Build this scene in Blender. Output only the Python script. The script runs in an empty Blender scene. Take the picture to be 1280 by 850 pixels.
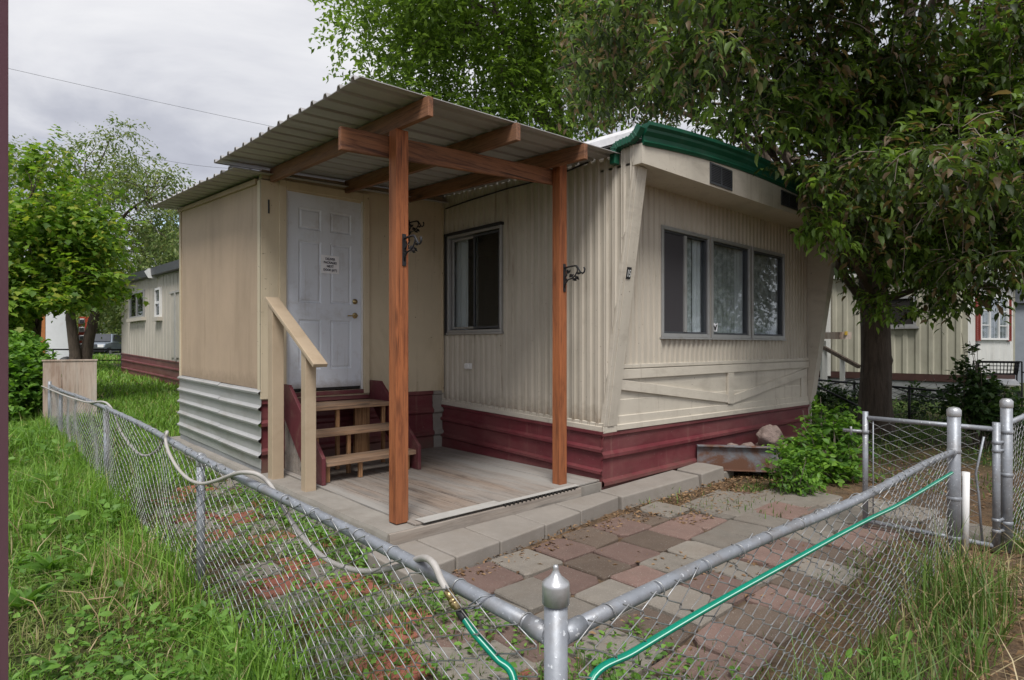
import bpy, bmesh, math, random
import numpy as np
from mathutils import Vector, Matrix, noise as mnoise

random.seed(7)
RNG = np.random.default_rng(11)
scene = bpy.context.scene
COL = scene.collection
PI = math.pi

# ---------------------------------------------------------------- camera model
# World axes: X runs along the end wall of the mobile home (away, right),
# Y runs along its long side (away, left), Z is up.  Eye height 1.5 m.
EYE = 1.5
FPX, CXP, HZN = 745.0, 640.0, 432.0
FX, FY = .677, .736          # viewing direction in (X, Y)

def at_d(u, v, d):
    r = (u - CXP) / FPX
    return (d * (FX + FY * r), d * (FY - FX * r), EYE + (HZN - v) / FPX * d)
def on_x(u, v, X):
    r = (u - CXP) / FPX
    return at_d(u, v, X / (FX + FY * r))
def on_y(u, v, Y):
    r = (u - CXP) / FPX
    return at_d(u, v, Y / (FY - FX * r))
def on_z(u, v, z=0.0):
    return at_d(u, v, (EYE - z) * FPX / (v - HZN))

def ground_z(x, y):
    return .021 * max(0.0, y - 5.0)
def ground_z_np(x, y):
    return .021 * np.maximum(0.0, y - 5.0)

# ---------------------------------------------------------------- mesh builder
class MB:
    def __init__(self):
        self.v, self.f, self.m, self.s = [], [], [], []
    def add(self, verts, faces, mi=0, smooth=False):
        o = len(self.v)
        self.v += [tuple(p) for p in verts]
        for f in faces:
            self.f.append(tuple(i + o for i in f)); self.m.append(mi); self.s.append(smooth)
    def hexa(self, p, mi=0):           # p: 4 bottom, 4 top
        self.add(p, [(3, 2, 1, 0), (4, 5, 6, 7), (0, 1, 5, 4), (1, 2, 6, 5), (2, 3, 7, 6), (3, 0, 4, 7)], mi)
    def box(self, x0, x1, y0, y1, z0, z1, mi=0):
        self.hexa([(x0, y0, z0), (x1, y0, z0), (x1, y1, z0), (x0, y1, z0), (x0, y0, z1), (x1, y0, z1), (x1, y1, z1), (x0, y1, z1)], mi)
    def beam(self, a, b, w, h, up=(0, 0, 1), mi=0):
        a, b, up = Vector(a), Vector(b), Vector(up)
        t = (b - a).normalized(); s = t.cross(up).normalized() * (w / 2); n = s.cross(t).normalized() * (h / 2)
        self.hexa([a - s - n, a + s - n, b + s - n, b - s - n, a - s + n, a + s + n, b + s + n, b - s + n], mi)
    def tube(self, pts, r, n=8, caps=True, mi=0, smooth=True):
        pts = [Vector(p) for p in pts]
        rs = r if isinstance(r, (list, tuple)) else [r] * len(pts)
        vs, fs = [], []
        ref = Vector((0, 0, 1))
        t0 = (pts[1] - pts[0]).normalized()
        if abs(t0.z) > .9: ref = Vector((1, 0, 0))
        s = t0.cross(ref).normalized()
        for i, p in enumerate(pts):
            t = (pts[min(i + 1, len(pts) - 1)] - pts[max(i - 1, 0)])
            if t.length < 1e-9: t = t0
            t.normalize()
            s = (s - t * s.dot(t))
            if s.length < 1e-6: s = t.orthogonal()
            s.normalize(); q = t.cross(s)
            for k in range(n):
                a = 2 * PI * k / n
                vs.append(p + (s * math.cos(a) + q * math.sin(a)) * rs[i])
        for i in range(len(pts) - 1):
            for k in range(n):
                k2 = (k + 1) % n
                fs.append((i * n + k, i * n + k2, (i + 1) * n + k2, (i + 1) * n + k))
        self.add(vs, fs, mi, smooth)
        if caps:
            o = len(self.v) - len(vs)
            self.f.append(tuple(o + k for k in reversed(range(n)))); self.m.append(mi); self.s.append(False)
            L = (len(pts) - 1) * n
            self.f.append(tuple(o + L + k for k in range(n))); self.m.append(mi); self.s.append(False)
    def lathe(self, c, prof, n=20, mi=0, axis='z'):   # prof: [(r, h)]
        vs, fs = [], []
        for (r, h) in prof:
            for k in range(n):
                a = 2 * PI * k / n
                x, y = r * math.cos(a), r * math.sin(a)
                p = {'z': (x, y, h), 'y': (x, h, y), 'x': (h, x, y)}[axis]
                vs.append((c[0] + p[0], c[1] + p[1], c[2] + p[2]))
        for i in range(len(prof) - 1):
            for k in range(n):
                k2 = (k + 1) % n
                fs.append((i * n + k, i * n + k2, (i + 1) * n + k2, (i + 1) * n + k))
        self.add(vs, fs, mi, True)
        o = len(self.v) - len(vs)
        self.f.append(tuple(o + k for k in range(n))); self.m.append(mi); self.s.append(False)
        self.f.append(tuple(o + (len(prof) - 1) * n + k for k in range(n))); self.m.append(mi); self.s.append(False)
    def build(self, name, mats, parent=None, bevel=0, recalc=True, seg=2):
        me = bpy.data.meshes.new(name)
        off = Vector(parent['_w']) if parent is not None else Vector((0, 0, 0))
        me.from_pydata([(p[0] - off.x, p[1] - off.y, p[2] - off.z) for p in self.v], [], self.f)
        if not isinstance(mats, (list, tuple)): mats = [mats]
        for m in mats: me.materials.append(m)
        me.polygons.foreach_set('material_index', self.m)
        me.polygons.foreach_set('use_smooth', self.s)
        me.update()
        if recalc:
            bm = bmesh.new(); bm.from_mesh(me)
            bmesh.ops.recalc_face_normals(bm, faces=bm.faces[:])
            bm.to_mesh(me); bm.free()
        o = bpy.data.objects.new(name, me); COL.objects.link(o)
        if parent is not None:
            o.parent = parent; o['_w'] = tuple(float(q) for q in off)
        else:
            o['_w'] = (0, 0, 0)
        if bevel:
            b = o.modifiers.new('Bevel', 'BEVEL'); b.width = bevel; b.segments = seg; b.limit_method = 'ANGLE'; b.angle_limit = math.radians(40)
        return o

def raw_mesh(name, verts, faces_flat, loop_totals, mat, parent=None, smooth=False, mat_idx=None):
    """numpy mesh: verts (n,3), flat loop indices, totals per face"""
    off = np.array(tuple(parent['_w']) if parent is not None else (0, 0, 0), float)
    me = bpy.data.meshes.new(name)
    n = len(verts)
    me.vertices.add(n); me.vertices.foreach_set('co', (verts - off).astype(np.float32).ravel())
    me.loops.add(len(faces_flat)); me.loops.foreach_set('vertex_index', faces_flat.astype(np.int32))
    me.polygons.add(len(loop_totals))
    starts = np.concatenate([[0], np.cumsum(loop_totals)[:-1]]).astype(np.int32)
    me.polygons.foreach_set('loop_start', starts)
    me.polygons.foreach_set('loop_total', loop_totals.astype(np.int32))
    if smooth: me.polygons.foreach_set('use_smooth', np.ones(len(loop_totals), bool))
    for m in (mat if isinstance(mat, (list, tuple)) else [mat]): me.materials.append(m)
    if mat_idx is not None: me.polygons.foreach_set('material_index', mat_idx.astype(np.int32))
    me.update(calc_edges=True)
    o = bpy.data.objects.new(name, me); COL.objects.link(o)
    o['_w'] = tuple(float(q) for q in off)
    if parent is not None: o.parent = parent
    return o

def tag(o, label=None, cat=None, group=None, kind=None):
    if label: o['label'] = label
    if cat: o['category'] = cat
    if group: o['group'] = group
    if kind: o['kind'] = kind
    return o
def thing(name, loc, label, cat, group=None):
    o = bpy.data.objects.new(name, None); COL.objects.link(o)
    o.location = tuple(float(q) for q in loc); o.empty_display_size = .1
    o['_w'] = tuple(float(q) for q in loc)
    return tag(o, label, cat, group)

# ---------------------------------------------------------------- wall planes
class Plane:
    def __init__(self, O, S, N):
        self.O, self.S, self.N = Vector((O[0], O[1], 0)), Vector((S[0], S[1], 0)).normalized(), Vector((N[0], N[1], 0)).normalized()
    def pt(self, s, n, z):
        p = self.O + self.S * s + self.N * n
        return (p.x, p.y, z)
    def box(self, mb, s0, s1, n0, n1, z0, z1, mi=0):
        mb.hexa([self.pt(s0, n0, z0), self.pt(s1, n0, z0), self.pt(s1, n1, z0), self.pt(s0, n1, z0),
                 self.pt(s0, n0, z1), self.pt(s1, n0, z1), self.pt(s1, n1, z1), self.pt(s0, n1, z1)], mi)
    def slab(self, mb, pts, n0, n1, mi=0):   # extruded polygon, pts [(s,z)]
        k = len(pts)
        v = [self.pt(s, n0, z) for s, z in pts] + [self.pt(s, n1, z) for s, z in pts]
        f = [tuple(range(k)), tuple(range(2 * k - 1, k - 1, -1))] + [(i, (i + 1) % k, k + (i + 1) % k, k + i) for i in range(k)]
        mb.add(v, f, mi)
    def ribbed(self, mb, s0, s1, lo, hi, pitch, depth, prof, phase=0.0, mi=0):
        """vertical-ribbed sheet between s0..s1, z from lo(s) to hi(s); prof [(t, h)] over one pitch"""
        ss = {round(s0, 5), round(s1, 5)}
        k = math.floor((s0 - phase) / pitch) - 1
        while phase + k * pitch < s1 + pitch:
            for t, _ in prof:
                s = phase + (k + t) * pitch
                if s0 < s < s1: ss.add(round(s, 5))
            k += 1
        ss = sorted(ss)
        ts = [p[0] for p in prof] + [1.0]; hs = [p[1] for p in prof] + [prof[0][1]]
        def off(s):
            t = ((s - phase) / pitch) % 1.0
            return float(np.interp(t, ts, hs)) * depth
        vs = []
        for s in ss:
            vs += [self.pt(s, off(s), lo(s)), self.pt(s, off(s), hi(s))]
        mb.add(vs, [(2 * i, 2 * i + 2, 2 * i + 3, 2 * i + 1) for i in range(len(ss) - 1)], mi)
    def lapped(self, mb, s0, s1, prof_lo, prof_hi, nseg=1, wob=0, mi=0):
        """horizontal profile swept along s; prof = [(n, z)] at s0 and s1"""
        vs, fs = [], []
        k = len(prof_lo)
        for i in range(nseg + 1):
            t = i / nseg; s = s0 + (s1 - s0) * t
            for (n0, z0), (n1, z1) in zip(prof_lo, prof_hi):
                w = (mnoise.noise(Vector((s * 1.3, z0 * 3, 4.2)))) * wob
                vs.append(self.pt(s, n0 + (n1 - n0) * t + w, z0 + (z1 - z0) * t))
        for i in range(nseg):
            for j in range(k - 1):
                fs.append((i * k + j, (i + 1) * k + j, (i + 1) * k + j + 1, i * k + j + 1))
        mb.add(vs, fs, mi)
def lin(a, b, s0, s1):
    return lambda s: a + (b - a) * (s - s0) / (s1 - s0)

# ---------------------------------------------------------------- materials
class NT:
    def __init__(self, name):
        self.mat = bpy.data.materials.new(name); self.mat.use_nodes = True
        self.t = self.mat.node_tree; self.t.nodes.clear()
        self.out = self.t.nodes.new('ShaderNodeOutputMaterial')
    def n(self, typ, **kw):
        nd = self.t.nodes.new(typ)
        for k, v in kw.items():
            if k.startswith('_'): setattr(nd, k[1:], v)
            else:
                key = k.replace('__', ' ')
                nd.inputs[key].default_value = v
        return nd
    def l(self, a, b): self.t.links.new(a, b)

def rgba(c): return (c[0], c[1], c[2], 1.0)
def ramp(nt, fac, stops, interp='LINEAR'):
    r = nt.n('ShaderNodeValToRGB'); r.color_ramp.interpolation = interp
    el = r.color_ramp.elements
    while len(el) < len(stops): el.new(.5)
    for e, (p, c) in zip(el, stops):
        e.position = p; e.color = rgba(c) if len(c) == 3 else c
    nt.l(fac, r.inputs[0]); return r.outputs[0]
def noise_tex(nt, co, scale, detail=5, rough=.6, stretch=None, dist=0):
    if stretch:
        mp = nt.n('ShaderNodeMapping'); mp.inputs['Scale'].default_value = stretch
        nt.l(co, mp.inputs[0]); co = mp.outputs[0]
    t = nt.n('ShaderNodeTexNoise', Scale=scale, Detail=detail, Roughness=rough, Distortion=dist)
    nt.l(co, t.inputs['Vector']); return t.outputs[0]
def mixc(nt, fac, a, b, mode='MIX'):
    m = nt.n('ShaderNodeMix', _data_type='RGBA', _blend_type=mode)
    for inp, v in ((m.inputs[0], fac), (m.inputs[6], a), (m.inputs[7], b)):
        if hasattr(v, 'links') or hasattr(v, 'is_linked'): nt.l(v, inp)
        else: inp.default_value = v if isinstance(v, float) else rgba(v)
    return m.outputs[2]

def surf(name, base, rough=.6, var=.18, scale=3.0, stretch=None, dirt=None, dirt_amt=.5, dirt_scale=2.0, dirt_stretch=None, dirt_lo=.5, dirt_hi=.72,
         spots=None, spot_scale=30, spot_thr=.7, bump=.15, bump_scale=60, bump_stretch=None, metal=0.0, spec=.4, bdist=.004, isl=0.0, splash=None, streak=None):
    """generic weathered surface: base colour with noise variation, dirt patches, small spots and a fine bump"""
    nt = NT(name); co = nt.n('ShaderNodeTexCoord').outputs['Object']
    lo = tuple(c * (1 - var) for c in base); hi = tuple(min(1, c * (1 + var)) for c in base)
    c = ramp(nt, noise_tex(nt, co, scale, 6, .65, stretch), [(.3, lo), (.7, hi)])
    if dirt:
        f = ramp(nt, noise_tex(nt, co, dirt_scale, 8, .68, dirt_stretch, .3), [(dirt_lo, (0, 0, 0)), (dirt_hi, (dirt_amt,) * 3)])
        c = mixc(nt, f, c, dirt)
    if spots:
        f = ramp(nt, noise_tex(nt, co, spot_scale, 3, .6), [(spot_thr, (0, 0, 0)), (spot_thr + .04, (.85,) * 3)])
        c = mixc(nt, f, c, spots)
    if streak:      # thin vertical run-off streaks: (colour, amount, scale)
        f = ramp(nt, noise_tex(nt, co, streak[2], 5, .7, (1, 1, .045), .1), [(.56, (0, 0, 0)), (.70, (streak[1],) * 3)])
        f2 = ramp(nt, noise_tex(nt, co, 1.1, 4, .6), [(.42, (0, 0, 0)), (.60, (1, 1, 1))])
        c = mixc(nt, mixc(nt, 1.0, f, f2, 'MULTIPLY'), c, streak[0])
    if splash:      # dried mud on the foot of the surface: (colour, z0, z1)
        sp = nt.n('ShaderNodeSeparateXYZ'); nt.l(co, sp.inputs[0])
        ad = nt.n('ShaderNodeMath', _operation='MULTIPLY_ADD'); nt.l(noise_tex(nt, co, 11, 6, .75), ad.inputs[0]); ad.inputs[1].default_value = -(splash[2] - splash[1]) * 1.6; nt.l(sp.outputs[2], ad.inputs[2])
        mr = nt.n('ShaderNodeMapRange'); nt.l(ad.outputs[0], mr.inputs[0]); mr.inputs[1].default_value = splash[2] - (splash[2] - splash[1]) * .8; mr.inputs[2].default_value = splash[1] - (splash[2] - splash[1]) * .8; mr.inputs[4].default_value = .85
        c = mixc(nt, mr.outputs[0], c, splash[0])
    if isl:
        g = nt.n('ShaderNodeNewGeometry')
        v = ramp(nt, g.outputs['Random Per Island'], [(0, (1 - isl,) * 3), (1, (1 + isl,) * 3)])
        c = mixc(nt, 1.0, c, v, 'MULTIPLY')
    p = nt.n('ShaderNodeBsdfPrincipled', Roughness=rough, Metallic=metal)
    p.inputs['Specular IOR Level'].default_value = spec
    nt.l(c, p.inputs['Base Color'])
    if bump:
        b = nt.n('ShaderNodeBump', Strength=bump, Distance=bdist)
        nt.l(noise_tex(nt, co, bump_scale, 6, .65, bump_stretch), b.inputs['Height']); nt.l(b.outputs[0], p.inputs['Normal'])
    nt.l(p.outputs[0], nt.out.inputs[0])
    return nt.mat

def leafmat(name, stops, trans=.35, rough=.5, tcol=1.5):
    """leaf: colour picked per leaf, some light passing through"""
    nt = NT(name)
    g = nt.n('ShaderNodeNewGeometry')
    c = ramp(nt, g.outputs['Random Per Island'], stops)
    p = nt.n('ShaderNodeBsdfPrincipled', Roughness=rough); p.inputs['Specular IOR Level'].default_value = .35
    nt.l(c, p.inputs['Base Color'])
    t = nt.n('ShaderNodeBsdfTranslucent')
    c2 = mixc(nt, 1.0, c, (tcol, tcol * 1.05, tcol * .5), 'MULTIPLY'); nt.l(c2, t.inputs[0])
    m = nt.n('ShaderNodeMixShader'); m.inputs[0].default_value = trans
    nt.l(p.outputs[0], m.inputs[1]); nt.l(t.outputs[0], m.inputs[2]); nt.l(m.outputs[0], nt.out.inputs[0])
    return nt.mat

def woodmat(name, base, dark, along='X', rough=.65, scale=1.0, grey=None, grey_amt=.6, knots=True):
    """boards: grain stretched along one axis, dark streaks, knots, weathering"""
    st = {'X': (.12, 1, 1), 'Y': (1, .12, 1), 'Z': (1, 1, .12)}[along]
    st2 = tuple(s * 3 if s == 1 else s for s in st)
    nt = NT(name); co = nt.n('ShaderNodeTexCoord').outputs['Object']
    n1 = noise_tex(nt, co, 14 * scale, 8, .7, st, .6)
    c = ramp(nt, n1, [(.34, dark), (.5, base), (.72, tuple(min(1, x * 1.25) for x in base))])
    n2 = noise_tex(nt, co, 30 * scale, 4, .7, st2, .2)
    c = mixc(nt, ramp(nt, n2, [(.50, (0, 0, 0)), (.68, (.75,) * 3)]), c, dark)
    st3 = tuple(s if s == 1 else .025 for s in st)          # drying cracks along the grain
    c = mixc(nt, ramp(nt, noise_tex(nt, co, 48 * scale, 3, .6, st3), [(.64, (0, 0, 0)), (.69, (.85,) * 3)]), c, tuple(x * .35 for x in dark))
    if knots:
        vst = tuple(1 if s == 1 else .3 for s in st)
        mp = nt.n('ShaderNodeMapping'); mp.inputs['Scale'].default_value = vst; nt.l(co, mp.inputs[0])
        vo = nt.n('ShaderNodeTexVoronoi', Scale=6 * scale); nt.l(mp.outputs[0], vo.inputs['Vector'])
        c = mixc(nt, ramp(nt, vo.outputs['Distance'], [(.08, (.9,) * 3), (.20, (0, 0, 0))]), c, tuple(x * .5 for x in dark))
    if grey:
        c = mixc(nt, ramp(nt, noise_tex(nt, co, 2.2, 7, .7, st), [(.38, (0, 0, 0)), (.62, (grey_amt,) * 3)]), c, grey)
    p = nt.n('ShaderNodeBsdfPrincipled', Roughness=rough); p.inputs['Specular IOR Level'].default_value = .3
    nt.l(c, p.inputs['Base Color'])
    b = nt.n('ShaderNodeBump', Strength=.6, Distance=.006); nt.l(n1, b.inputs['Height']); nt.l(b.outputs[0], p.inputs['Normal'])
    nt.l(p.outputs[0], nt.out.inputs[0])
    return nt.mat

def glassmat(name, tint=(.93, .95, .95), refl=.15):
    nt = NT(name)
    fr = nt.n('ShaderNodeLayerWeight', Blend=.5); pw = nt.n('ShaderNodeMath', _operation='POWER'); nt.l(fr.outputs['Facing'], pw.inputs[0]); pw.inputs[1].default_value = 4.0
    mm = nt.n('ShaderNodeMath', _operation='MULTIPLY_ADD'); nt.l(pw.outputs[0], mm.inputs[0]); mm.inputs[1].default_value = .9; mm.inputs[2].default_value = refl * .2
    tr = nt.n('ShaderNodeBsdfTransparent'); tr.inputs[0].default_value = rgba(tint)
    gl = nt.n('ShaderNodeBsdfGlossy', Roughness=.03); gl.inputs[0].default_value = (.62, .65, .68, 1)
    m = nt.n('ShaderNodeMixShader'); nt.l(mm.outputs[0], m.inputs[0]); nt.l(tr.outputs[0], m.inputs[1]); nt.l(gl.outputs[0], m.inputs[2])
    nt.l(m.outputs[0], nt.out.inputs[0]); return nt.mat

# ---------------------------------------------------------------- vegetation
def norm_np(a):
    return a / np.maximum(np.linalg.norm(a, axis=1, keepdims=True), 1e-9)

def leaves_mesh(name, pos, direc, size, width, mat, parent=None, rng=RNG, fold=.25, droop=.25, roll=.9, shape='oval'):
    """pos (n,3) leaf bases; direc (n,3) growing direction; size (n,)"""
    n = len(pos)
    d = norm_np(direc)
    up = np.tile(np.array([[0, 0, 1.0]]), (n, 1)) + rng.normal(0, roll * .5, (n, 3))
    s = norm_np(np.cross(d, up)); u = np.cross(s, d)
    L = size[:, None]; W = L * width
    def P(t, w, h): return pos + d * (t * L) + s * (w * W) + u * (h * L)
    if shape == 'oval':
        vs = [P(0, 0, 0), P(.35, .5, fold * .25 * 1), P(.72, .38, fold * .15 - droop * .25), P(1, 0, -droop), P(.72, -.38, fold * .15 - droop * .25), P(.35, -.5, fold * .25), P(.4, 0, -.02), P(.75, 0, -droop * .4)]
        tmpl = [(0, 1, 6), (1, 2, 7, 6), (2, 3, 7), (0, 6, 5), (6, 7, 4, 5), (7, 3, 4)]
    elif shape == 'lobed':     # maple-like five-lobed outline
        pr = [(0, 0), (.1, .42), (.32, .30), (.45, .62), (.62, .27), (1, 0), (.62, -.27), (.45, -.62), (.32, -.30), (.1, -.42)]
        vs = [P(t, w, (abs(w) * fold * .4) - droop * t * t) for t, w in pr]
        tmpl = [(0, 1, 2), (0, 2, 3, 4), (0, 4, 5, 6), (0, 6, 7, 8), (0, 8, 9)]
    else:
        vs = [P(0, 0, 0), P(.5, .5, fold * .3 - droop * .2), P(1, 0, -droop), P(.5, -.5, fold * .3 - droop * .2)]
        tmpl = [(0, 1, 2), (0, 2, 3)]
    k = len(vs)
    V = np.stack(vs, 1).reshape(-1, 3)
    flat = np.concatenate([np.array(f) for f in tmpl])
    tot = np.array([len(f) for f in tmpl])
    F = (flat[None, :] + (np.arange(n) * k)[:, None]).ravel()
    T = np.tile(tot, n)
    return raw_mesh(name, V, F, T, mat, parent, smooth=(shape == 'oval'))

def sprays(centres, radii, n_twigs, n_leaves, twig_len, rng=RNG, droop=.6, shell=.55, outward=.6, c0=None):
    """twigs scattered in blobs; leaves alternate along each twig. Returns base, direction arrays and twig start/end"""
    centres = np.asarray(centres, float); radii = np.asarray(radii, float)
    if radii.ndim == 1: radii = np.repeat(radii[:, None], 3, 1)
    w = np.prod(radii, 1) ** (2 / 3); w = w / w.sum()
    idx = rng.choice(len(centres), n_twigs, p=w)
    dirs = norm_np(rng.normal(0, 1, (n_twigs, 3)))
    rr = (shell + (1 - shell) * rng.random(n_twigs)) ** .8
    base = centres[idx] + dirs * radii[idx] * rr[:, None]
    td = norm_np(dirs * outward + rng.normal(0, .5, (n_twigs, 3)) + np.array([0, 0, -droop]))
    ln = twig_len * (0.6 + .8 * rng.random(n_twigs))
    t = (np.arange(n_leaves) + .5) / n_leaves
    sag = np.array([0, 0, -1.0])
    P = base[:, None, :] + td[:, None, :] * (ln[:, None] * t[None])[:, :, None] + sag * ((t ** 2)[None] * ln[:, None] * .25)[:, :, None]
    side = norm_np(np.cross(td, rng.normal(0, 1, (n_twigs, 3)) * .5 + np.array([0, 0, 1.0])))
    sg = np.where(np.arange(n_leaves) % 2 == 0, 1, -1)
    D = td[:, None, :] * .7 + side[:, None, :] * sg[None, :, None] + rng.normal(0, .25, (n_twigs, n_leaves, 3)) + np.array([0, 0, -.15 - droop * .25])
    return P.reshape(-1, 3), D.reshape(-1, 3), base, base + td * ln[:, None]

def twig_mesh(mb, starts, ends, r, n=3):
    for a, b in zip(starts, ends):
        m = (np.asarray(a) + np.asarray(b)) / 2 + np.array([0, 0, .04])
        mb.tube([a, m, b], [r, r * .8, r * .4], n, caps=False)

def limb(mb, a, b, r0, r1, rng, bend=.15, n=7, steps=7, sag=0):
    a, b = np.asarray(a, float), np.asarray(b, float)
    L = np.linalg.norm(b - a)
    o = rng.normal(0, bend * L * .4, 3); o2 = rng.normal(0, bend * L * .25, 3)
    pts, rs = [], []
    for i in range(steps + 1):
        t = i / steps
        p = a + (b - a) * t + o * math.sin(PI * t) + o2 * math.sin(2 * PI * t) + np.array([0, 0, L * .12 * math.sin(PI * t) - sag * t * t])
        pts.append(p); rs.append(r0 + (r1 - r0) * t ** .8)
    mb.tube(pts, rs, n, caps=False)
    return pts

def blades_mesh(name, pos, h, w, mat, rng=RNG, lean=.5, leandir=None, parent=None, curl=1.0):
    n = len(pos)
    a = rng.random(n) * 2 * PI
    side = np.stack([np.cos(a), np.sin(a), np.zeros(n)], 1)
    b = a + PI / 2 + rng.normal(0, .5, n)
    ld = np.stack([np.cos(b), np.sin(b), np.zeros(n)], 1)
    if leandir is not None: ld = norm_np(ld + np.asarray(leandir))
    ln = (rng.random(n) ** 1.2) * lean * 1.7
    H = h[:, None]; W = w[:, None]
    def P(t, s):
        off = ld * (ln[:, None] * H * t ** 2 * curl)
        z = np.zeros((n, 3)); z[:, 2] = h * (t - .35 * np.minimum(ln, 1.6) * t ** 2 * curl * .6)
        return pos + off + z + side * (s * W)
    vs = [P(0, -.5), P(0, .5), P(.55, -.42), P(.55, .42), P(1.0, 0)]
    V = np.stack(vs, 1).reshape(-1, 3)
    flat = np.array([0, 1, 3, 2, 2, 3, 4]); tot = np.array([4, 3])
    F = (flat[None] + (np.arange(n) * 5)[:, None]).ravel(); T = np.tile(tot, n)
    return raw_mesh(name, V, F, T, mat, parent)
# ================================================================ camera, sky, sun
cam = bpy.data.cameras.new('camera'); camo = bpy.data.objects.new('camera', cam); COL.objects.link(camo)
camo.location = (0, 0, EYE)
camo.rotation_euler = (PI / 2, 0, math.atan2(FY, FX) - PI / 2)
cam.sensor_width = 36; cam.lens = 36 * FPX / 1280; cam.shift_y = (HZN - 425) / 1280
cam.clip_start = .05; cam.clip_end = 3000
scene.camera = camo

SUN_DIR = Vector((-.34, -.40, .85)).normalized()      # towards the bright part of the overcast sky
world = bpy.data.worlds.new('World'); scene.world = world; world.use_nodes = True
wt = world.node_tree; wt.nodes.clear()
wo = wt.nodes.new('ShaderNodeOutputWorld'); bg = wt.nodes.new('ShaderNodeBackground'); bg.inputs[1].default_value = .12
sky = wt.nodes.new('ShaderNodeTexSky'); sky.sky_type = 'NISHITA'; sky.sun_disc = False
sky.sun_elevation = math.asin(SUN_DIR.z); sky.sun_rotation = math.atan2(SUN_DIR.x, SUN_DIR.y)
tc = wt.nodes.new('ShaderNodeTexCoord')
sx = wt.nodes.new('ShaderNodeSeparateXYZ'); wt.links.new(tc.outputs['Generated'], sx.inputs[0])
def wmath(op, a, b=None, c=None):
    m = wt.nodes.new('ShaderNodeMath'); m.operation = op
    for i, v in enumerate((a, b, c)):
        if v is None: continue
        if isinstance(v, (int, float)): m.inputs[i].default_value = v
        else: wt.links.new(v, m.inputs[i])
    return m.outputs[0]
zz = wmath('ADD', wmath('MAXIMUM', sx.outputs[2], 0.0), .22)
cx, cy = wmath('DIVIDE', sx.outputs[0], zz), wmath('DIVIDE', sx.outputs[1], zz)
cb = wt.nodes.new('ShaderNodeCombineXYZ'); wt.links.new(cx, cb.inputs[0]); wt.links.new(cy, cb.inputs[1])
def wnoise(scale, detail, off, dist=.4):
    mp = wt.nodes.new('ShaderNodeMapping'); mp.inputs['Location'].default_value = off; wt.links.new(cb.outputs[0], mp.inputs[0])
    n = wt.nodes.new('ShaderNodeTexNoise'); n.inputs['Scale'].default_value = scale; n.inputs['Detail'].default_value = detail
    n.inputs['Roughness'].default_value = .55; n.inputs['Distortion'].default_value = dist
    wt.links.new(mp.outputs[0], n.inputs['Vector']); return n.outputs[0]
def wramp(fac, stops):
    r = wt.nodes.new('ShaderNodeValToRGB'); el = r.color_ramp.elements
    while len(el) < len(stops): el.new(.5)
    for e, (p, c) in zip(el, stops): e.position = p; e.color = rgba(c)
    wt.links.new(fac, r.inputs[0]); return r.outputs[0]
K = 3.05
cl = wramp(wnoise(1.15, 7, (2.3, .7, 0)), [(.32, (.40 * K, .42 * K, .50 * K)), (.45, (.58 * K, .60 * K, .68 * K)), (.56, (.84 * K, .85 * K, .90 * K)), (.70, (1.08 * K, 1.08 * K, 1.09 * K))])
cover = wramp(wnoise(1.9, 6, (8.1, 3.2, 1)), [(.20, (0, 0, 0)), (.33, (1, 1, 1))])
mx = wt.nodes.new('ShaderNodeMix'); mx.data_type = 'RGBA'
wt.links.new(cover, mx.inputs[0]); wt.links.new(sky.outputs[0], mx.inputs[6]); wt.links.new(cl, mx.inputs[7])
# brighter band of cloud near the horizon
hz = wramp(sx.outputs[2], [(.0, (1.25, 1.25, 1.25)), (.30, (1.0, 1.0, 1.0)), (.8, (.86, .86, .88))])
mu = wt.nodes.new('ShaderNodeMix'); mu.data_type = 'RGBA'; mu.blend_type = 'MULTIPLY'; mu.inputs[0].default_value = 1
wt.links.new(mx.outputs[2], mu.inputs[6]); wt.links.new(hz, mu.inputs[7])
wt.links.new(mu.outputs[2], bg.inputs[0]); wt.links.new(bg.outputs[0], wo.inputs[0])

sl = bpy.data.lights.new('sun', 'SUN'); sl.energy = 1.5; sl.angle = math.radians(22); sl.color = (1, .965, .91)
so = bpy.data.objects.new('sun', sl); COL.objects.link(so)
so.rotation_euler = SUN_DIR.to_track_quat('Z', 'Y').to_euler(); so.location = SUN_DIR * 30

vs_ = scene.view_settings; vs_.view_transform = 'Standard'; vs_.look = 'None'; vs_.gamma = 1; vs_.use_curve_mapping = False
vs_.exposure = EXPOSURE = 1.36
scene.cycles.max_bounces = 6; scene.cycles.diffuse_bounces = 4; scene.cycles.transparent_max_bounces = 24
scene.cycles.glossy_bounces = 3; scene.cycles.transmission_bounces = 4
scene.cycles.use_denoising = True
scene.cycles.caustics_reflective = False; scene.cycles.caustics_refractive = False

# ================================================================ materials
M = {}
M['siding'] = surf('cream_siding', (.50, .455, .385), .5, .07, 1.5, dirt=(.30, .27, .22), dirt_amt=.45, dirt_scale=1.6, dirt_stretch=(1.5, 1.5, .35), spots=(.12, .08, .05), spot_scale=34, spot_thr=.70, bump=.05, bump_scale=25, streak=((.18, .125, .08), .8, 16), splash=((.24, .19, .14), .70, .95))
M['siding_trim'] = surf('cream_trim', (.56, .515, .44), .5, .06, 2, dirt=(.33, .29, .24), dirt_amt=.5, dirt_scale=2.2, dirt_stretch=(1, 1, 2.5), spots=(.10, .07, .05), spot_scale=30, spot_thr=.69, bump=.06, bump_scale=30, streak=((.22, .17, .12), .5, 14))
M['siding_grey'] = surf('greyed_siding', (.50, .46, .40), .55, .07, 1.2, dirt=(.30, .27, .22), dirt_amt=.5, dirt_scale=1, dirt_stretch=(1.5, 1.5, .35), bump=.05)
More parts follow.
